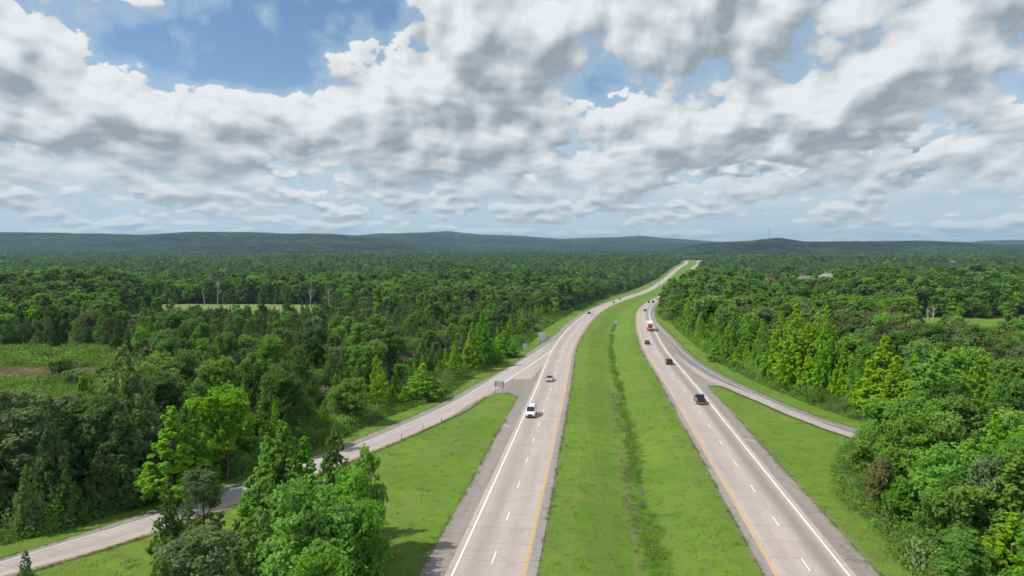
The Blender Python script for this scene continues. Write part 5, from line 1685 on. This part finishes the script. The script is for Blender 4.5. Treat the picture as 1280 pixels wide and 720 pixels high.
v = car('pickup', 'black', 5.8, 2.02, 1.92); v.name = 'pickup_truck'; on_road(v, 874, 506, LANE_OUT - .3, True, 'black pickup truck with open bed in the outer lane', 'pickup truck', GR_)
v = car('suv', 'black', 4.8, 1.95, 1.78); v.name = 'car'; on_road(v, 840, 456.5, LANE_OUT - .6, True, 'black sport utility car ahead of the black pickup', 'car', GR_)
v = car('sedan', 'charcoal', 4.7, 1.84, 1.45); v.name = 'car'; on_road(v, 809, 431, LANE_IN, True, 'dark car in the inner lane just behind the red and white truck', 'car', GR_)
dark_proto = v
v = truck('white'); on_road(v, 813, 414.5, LANE_OUT - .4, True, 'white box truck with red rear doors driving away', 'truck', GR_)
def cpy(src, *a):
    c = copy_thing(src); on_road(c, *a); return c
white_proto = car('suv', 'white', 4.7, 1.9, 1.7); white_proto.name = 'car'
on_road(white_proto, 824, 374.8, LANE_OUT - .3, True, 'white car about to vanish behind the trees of the bend', 'car', GR_)
cpy(dark_proto, 807, 389.3, LANE_OUT - 1.2, True, 'dark car next ahead of the red and white truck', 'car', GR_)
v = car('suv', 'charcoal', 4.8, 1.95, 1.75); v.name = 'car'; on_road(v, 811, 379, LANE_IN + .3, True, 'dark car in the inner lane of the bend', 'car', GR_)
v = car('van', 'black', 5.0, 2.0, 1.95); v.name = 'van'; on_road(v, 817.5, 378.6, LANE_OUT, True, 'dark van beside the dark car in the bend', 'van', GR_)
v = car('sedan', 'blue', 4.7, 1.84, 1.45); v.name = 'car'; on_road(v, 733.5, 392.6, -LANE_OUT, False, 'dark blue car driving beside a white one', 'car', GL)
cpy(white_proto, 737.5, 395.3, -LANE_IN, False, 'white car driving beside the dark blue one', 'car', GL)
v = car('sedan', 'red', 4.7, 1.84, 1.45); v.name = 'car'; on_road(v, 761, 379, -(LANE_IN + .8), False, 'dark red car on the left carriageway beyond the white sign', 'car', GL)
v = car('suv', 'green', 4.7, 1.84, 1.65); v.name = 'car'; on_road(v, 776, 374.8, -LANE_OUT, False, 'greyish green car following the dark red car', 'car', GL)
cpy(dark_proto, 824.5, 356.3, -LANE_IN, False, 'small dark car on the straight climb of the left carriageway', 'car', GL)
cpy(white_proto, 829, 350, -LANE_OUT, False, 'small white car behind the dark car on the climb', 'car', GL)
v = car('sedan', 'tan', 4.7, 1.84, 1.45); v.name = 'car'; on_road(v, 840.4, 340, -LANE_OUT, False, 'farthest pale car on the left carriageway', 'car', GL)
v = car('suv', 'red', 4.7, 1.9, 1.75); v.name = 'car'; on_road(v, 864.4, 339.8, LANE_IN, True, 'farthest dark red car on the right carriageway', 'car', GR_)

# ------------------------------------------------------------------ signs and markers
def sign(px, base, w, h, z0, posts, label, panel, name='road_sign', extra=None, stiff=0, face=0.0):
    g_ = ground_at(px, base)
    t = empty(name, (g_[0], g_[1], float(terrain(g_[0], g_[1]))), face)
    p = Solid().box(-w/2, w/2, .0, .045, z0, z0 + h).obj('panel', panel, t, bevel=.012)
    for x_ in posts:
        Solid().box(x_ - .06, x_ + .06, -.10, -.005, -.3, z0 + h*.94).obj('post', M_STEEL, t)
    for i in range(stiff):
        zz = z0 + h * (i + .5) / stiff
        Solid().box(-w/2 + .05, w/2 - .05, -.05, -.004, zz - .03, zz + .03).obj('stiffener', M_STEEL, p) if not posts else Solid().box(-w/2 + .05, w/2 - .05, -.145, -.105, zz - .03, zz + .03).obj('stiffener', M_STEEL, p)
    if extra: extra(t, p)
    return tag(t, label, 'road sign', 'road signs seen from behind')
def big_extra(t, p):
    Solid().box(1.25, 2.35, .25, .29, 1.5, 4.2).obj('side_panel', M_ALU, t, bevel=.01)
    Solid().box(1.9, 2.0, .15, .24, -.3, 4.0).obj('post', M_STEEL, t)
sign(677, 432, 2.9, 3.1, 1.9, (-.9, .9), 'large white two post road sign seen from behind at the left tree line', M_SIGNW, extra=big_extra, stiff=3, face=.1)
sign(656.5, 442, 1.5, 1.9, 1.6, (0.0,), 'small white one post road sign by the left tree line', M_SIGNW, stiff=2, face=.1)
# exit sign in the gore, seen from behind: dark aluminium with upright ribs
def gore_extra(t, p):
    for i in range(6):
        xx_ = -1.15 + i * .46
        Solid().box(xx_ - .035, xx_ + .035, -.065, -.003, 1.62, 3.08).obj('rib', M_STEEL, p)
M_SIGNG = simple_mat('weathered_sign_back', (.60, .57, .55), .6, .1, .4, .2)
sign(624, 492, 2.5, 1.55, 1.58, (-1.0, 1.0), 'grey ribbed back of the exit sign standing in the gore', M_SIGNG, extra=gore_extra, face=-.4)
M_DEL = simple_mat('delineator_plastic', (.30, .27, .22), .6, 0, .3)
M_REFL = simple_mat('amber_reflector', (.75, .38, .08), .3, 0, .6)
for i, (px, py, lb) in enumerate(((502, 552, 'nearest slim marker post on the grass edge of the exit ramp'), (529, 539.5, 'middle slim marker post on the grass edge of the exit ramp'), (552, 530, 'farthest slim marker post on the grass edge of the exit ramp'), (596, 506, 'slim marker post close to the exit sign'))):
    g_ = ground_at(px, py)
    t = empty('marker_post', (g_[0], g_[1], float(terrain(g_[0], g_[1]))), 0)
    Solid().box(-.06, .06, -.03, .03, -.2, 1.3).obj('post', M_DEL, t, bevel=.01)
    Solid().box(-.09, .09, -.05, -.032, 1.02, 1.28).obj('reflector', M_REFL, t)
    tag(t, lb, 'marker post', 'marker posts along the exit ramp')
# wire fence below the left tree line
def fence():
    ln = smooth_line(offset_line(resample(ground_line([(560, 484), (585, 471), (618, 455.5), (640, 444), (658, 431), (674, 417), (700, 401), (735, 385)]), 60)[0], -1.2), 90, 4)
    p0 = ln[0]; t = empty('wire_fence', (p0[0], p0[1], 0.0), 0)
    d = np.concatenate([[0], np.cumsum(np.hypot(*np.diff(ln, axis=0).T))])
    Lw = []
    for i, s_ in enumerate(np.arange(0, d[-1], 6.0)):
        x_, y_ = np.interp(s_, d, ln[:, 0]), np.interp(s_, d, ln[:, 1]); z_ = float(terrain(x_, y_))
        if i % 1 == 0:
            Solid().cyl((x_ - p0[0], y_ - p0[1], z_ + .65), .06, 1.7, 'z', 6).obj('post', M_TRIM, t)
        Lw.append((x_ - p0[0], y_ - p0[1], z_))
    for h in (.35, .65, .95, 1.25):
        S = Solid()
        for a_, b_ in zip(Lw[:-1], Lw[1:]):
            S.rod((a_[0], a_[1], a_[2] + h), (b_[0], b_[1], b_[2] + h), .012, 4)
        S.obj('wire', M_STEEL, t)
    tag(t, 'dark post and wire fence along the foot of the left tree line', 'fence')
fence()

# ------------------------------------------------------------------ houses on the right and the mast
M_ROOFG = simple_mat('grey_shingles', (.21, .19, .18), .9, 0, .1, .3)
M_ROOFL = simple_mat('pale_grey_shingles', (.27, .275, .285), .9, 0, .15, .25)
M_ROOFB = simple_mat('red_brown_shingles', (.20, .085, .06), .9, 0, .1, .3)
M_WALL = simple_mat('cream_siding', (.62, .58, .50), .8, 0, .2, .15)
M_BRICKW = simple_mat('brick_wall', (.30, .15, .11), .85, 0, .2, .3)
M_WIN = simple_mat('window_glass', (.03, .04, .05), .1, 0, .7)
M_DOOR = simple_mat('painted_door', (.12, .05, .04), .5)
def hip(S, x0, x1, y0, y1, z0, z1, e=.6):
    n = len(S.v); my = (y0 + y1) / 2; r = (y1 - y0) / 2
    S.v += [(x0-e, y0-e, z0), (x1+e, y0-e, z0), (x1+e, y1+e, z0), (x0-e, y1+e, z0), (x0+r, my, z1), (x1-r, my, z1)]
    S.f += [(n, n+1, n+5, n+4), (n+1, n+2, n+5), (n+2, n+3, n+4, n+5), (n+3, n, n+4), (n, n+3, n+2, n+1)]
    return S
def house(px, roof_row, dist, w, roofm, wallm, label, wing=True, rz=0.0):
    """a house whose roof shows above the trees at a given row and distance"""
    d = ray(px, roof_row); t_ = dist / d[1]
    x_, y_ = d[0]*t_, d[1]*t_; zr = CAM_H + d[2]*t_
    z_ = zr - 7.9
    t = empty('house', (x_, y_, z_), rz)
    D = w * .55
    wl = Solid().box(-w/2, w/2, -D/2, D/2, -9.0, 4.0)
    if wing: wl.box(w*.12, w*.40, -D/2 - w*.2, -D/2 - .005, -9.0, 3.6)
    wl.obj('wall', wallm, t)
    rf = hip(Solid(), -w/2, w/2, -D/2, D/2, 4.02, 7.5)
    if wing: hip(rf, w*.12, w*.40, -D/2 - w*.2, D*.1, 3.64, 6.1, .4)
    r_ = rf.obj('roof', roofm, t)
    Solid().box(-w*.3, -w*.3 + 1.1, D*.1, D*.1 + .9, 5.0, 8.3).obj('chimney', M_BRICKW, r_)
    for i, xx_ in enumerate((-.42, -.30, -.18, -.02, .20, .31)):
        yy_ = -D/2 - .03 if xx_ < .1 else -D/2 - w*.2 - .03
        f_ = Solid().box(xx_*w, xx_*w + 1.3, yy_ - .02, yy_ + .02, 1.6, 3.1).obj('window', M_SIGNW, t)
        Solid().box(xx_*w + .1, xx_*w + 1.2, yy_ - .045, yy_ - .022, 1.7, 3.0).obj('pane', M_WIN, f_)
    Solid().box(w*.05, w*.05 + 1.1, -D/2 - .05, -D/2 - .01, .2, 2.4).obj('door', M_DOOR, t)
    return tag(t, label, 'house', 'houses showing above the trees')
HOUSES = [(1007, 344.0, 800, 19, M_ROOFG, M_WALL, 'house with brownish grey roof left of the pale one', True, .2),
          (1034, 341.6, 820, 18, M_ROOFL, M_WALL, 'house with pale grey hip roof right of the other grey one', True, -.3),
          (962, 345.5, 780, 12, M_ROOFB, M_BRICKW, 'house with red brown roof left of the grey roofed houses', False, .3),
          (1191, 326.0, 1750, 15, M_ROOFG, M_SIGNW, 'small white house far off among the trees on the right', False, 0)]
for h_ in HOUSES: house(*h_)
def mast():
    g_ = ray(961.5, 301); t_ = 3900 / g_[1]; x_, y_ = g_[0]*t_, g_[1]*t_; z_ = float(terrain(x_, y_))
    t = empty('radio_mast', (x_, y_, z_), 0); S = Solid(); Hh = 78; b_ = 1.6
    for k in range(3):
        a0 = 2.094*k; a1 = 2.094*(k+1)
        S.rod((b_*math.cos(a0), b_*math.sin(a0), 0), (b_*math.cos(a0)*.5, b_*math.sin(a0)*.5, Hh), .22)
        for j in range(16):
            z0, z1 = Hh*j/16, Hh*(j+1)/16; f0, f1 = 1-.5*j/16, 1-.5*(j+1)/16
            S.rod((b_*f0*math.cos(a0), b_*f0*math.sin(a0), z0), (b_*f1*math.cos(a1), b_*f1*math.sin(a1), z1), .12, 4)
    S.obj('lattice', M_STEEL, t)
    Solid().cyl((0, 0, Hh + 4), .3, 8, 'z', 8).obj('antenna', M_SIGNW, t)
    Solid().cyl((1.2, 0, Hh*.8), 1.2, .6, 'x', 12).obj('dish', M_SIGNW, t)
    tag(t, 'thin lattice radio mast standing on the wooded knoll at the horizon', 'radio mast')
mast()
# ------------------------------------------------------------------ the air: one closed box of thin even haze
def build_haze():
    m = bpy.data.materials.new('haze_air'); m.use_nodes = True; m.node_tree.nodes.clear()
    T = NT(m.node_tree)
    out = T.new('ShaderNodeOutputMaterial')
    v = T.new('ShaderNodeVolumePrincipled')
    v.inputs['Color'].default_value = (.50, .78, 1.0, 1)
    v.inputs['Density'].default_value = HAZE_DENSITY
    v.inputs['Anisotropy'].default_value = .2
    T.l.new(v.outputs[0], out.inputs['Volume'])
    m.volume_intersection_method = 'FAST' if hasattr(m, 'volume_intersection_method') else None
    S = Solid().box(-15600, 15600, -15600, 15600, HAZE_Z0, HAZE_Z1)
    o = S.obj('haze', m)
    tag(o, 'thin bluish haze filling the air over the whole valley', 'haze', None, 'stuff')
HAZE_DENSITY = 6.2e-5
_zs = [v.co.z for v in bpy.data.objects['ground'].data.vertices]
HAZE_Z0, HAZE_Z1 = min(_zs) - 1.0, max(max(_zs) + 40.0, 120.0)
print('haze', HAZE_Z0, HAZE_Z1)
build_haze()
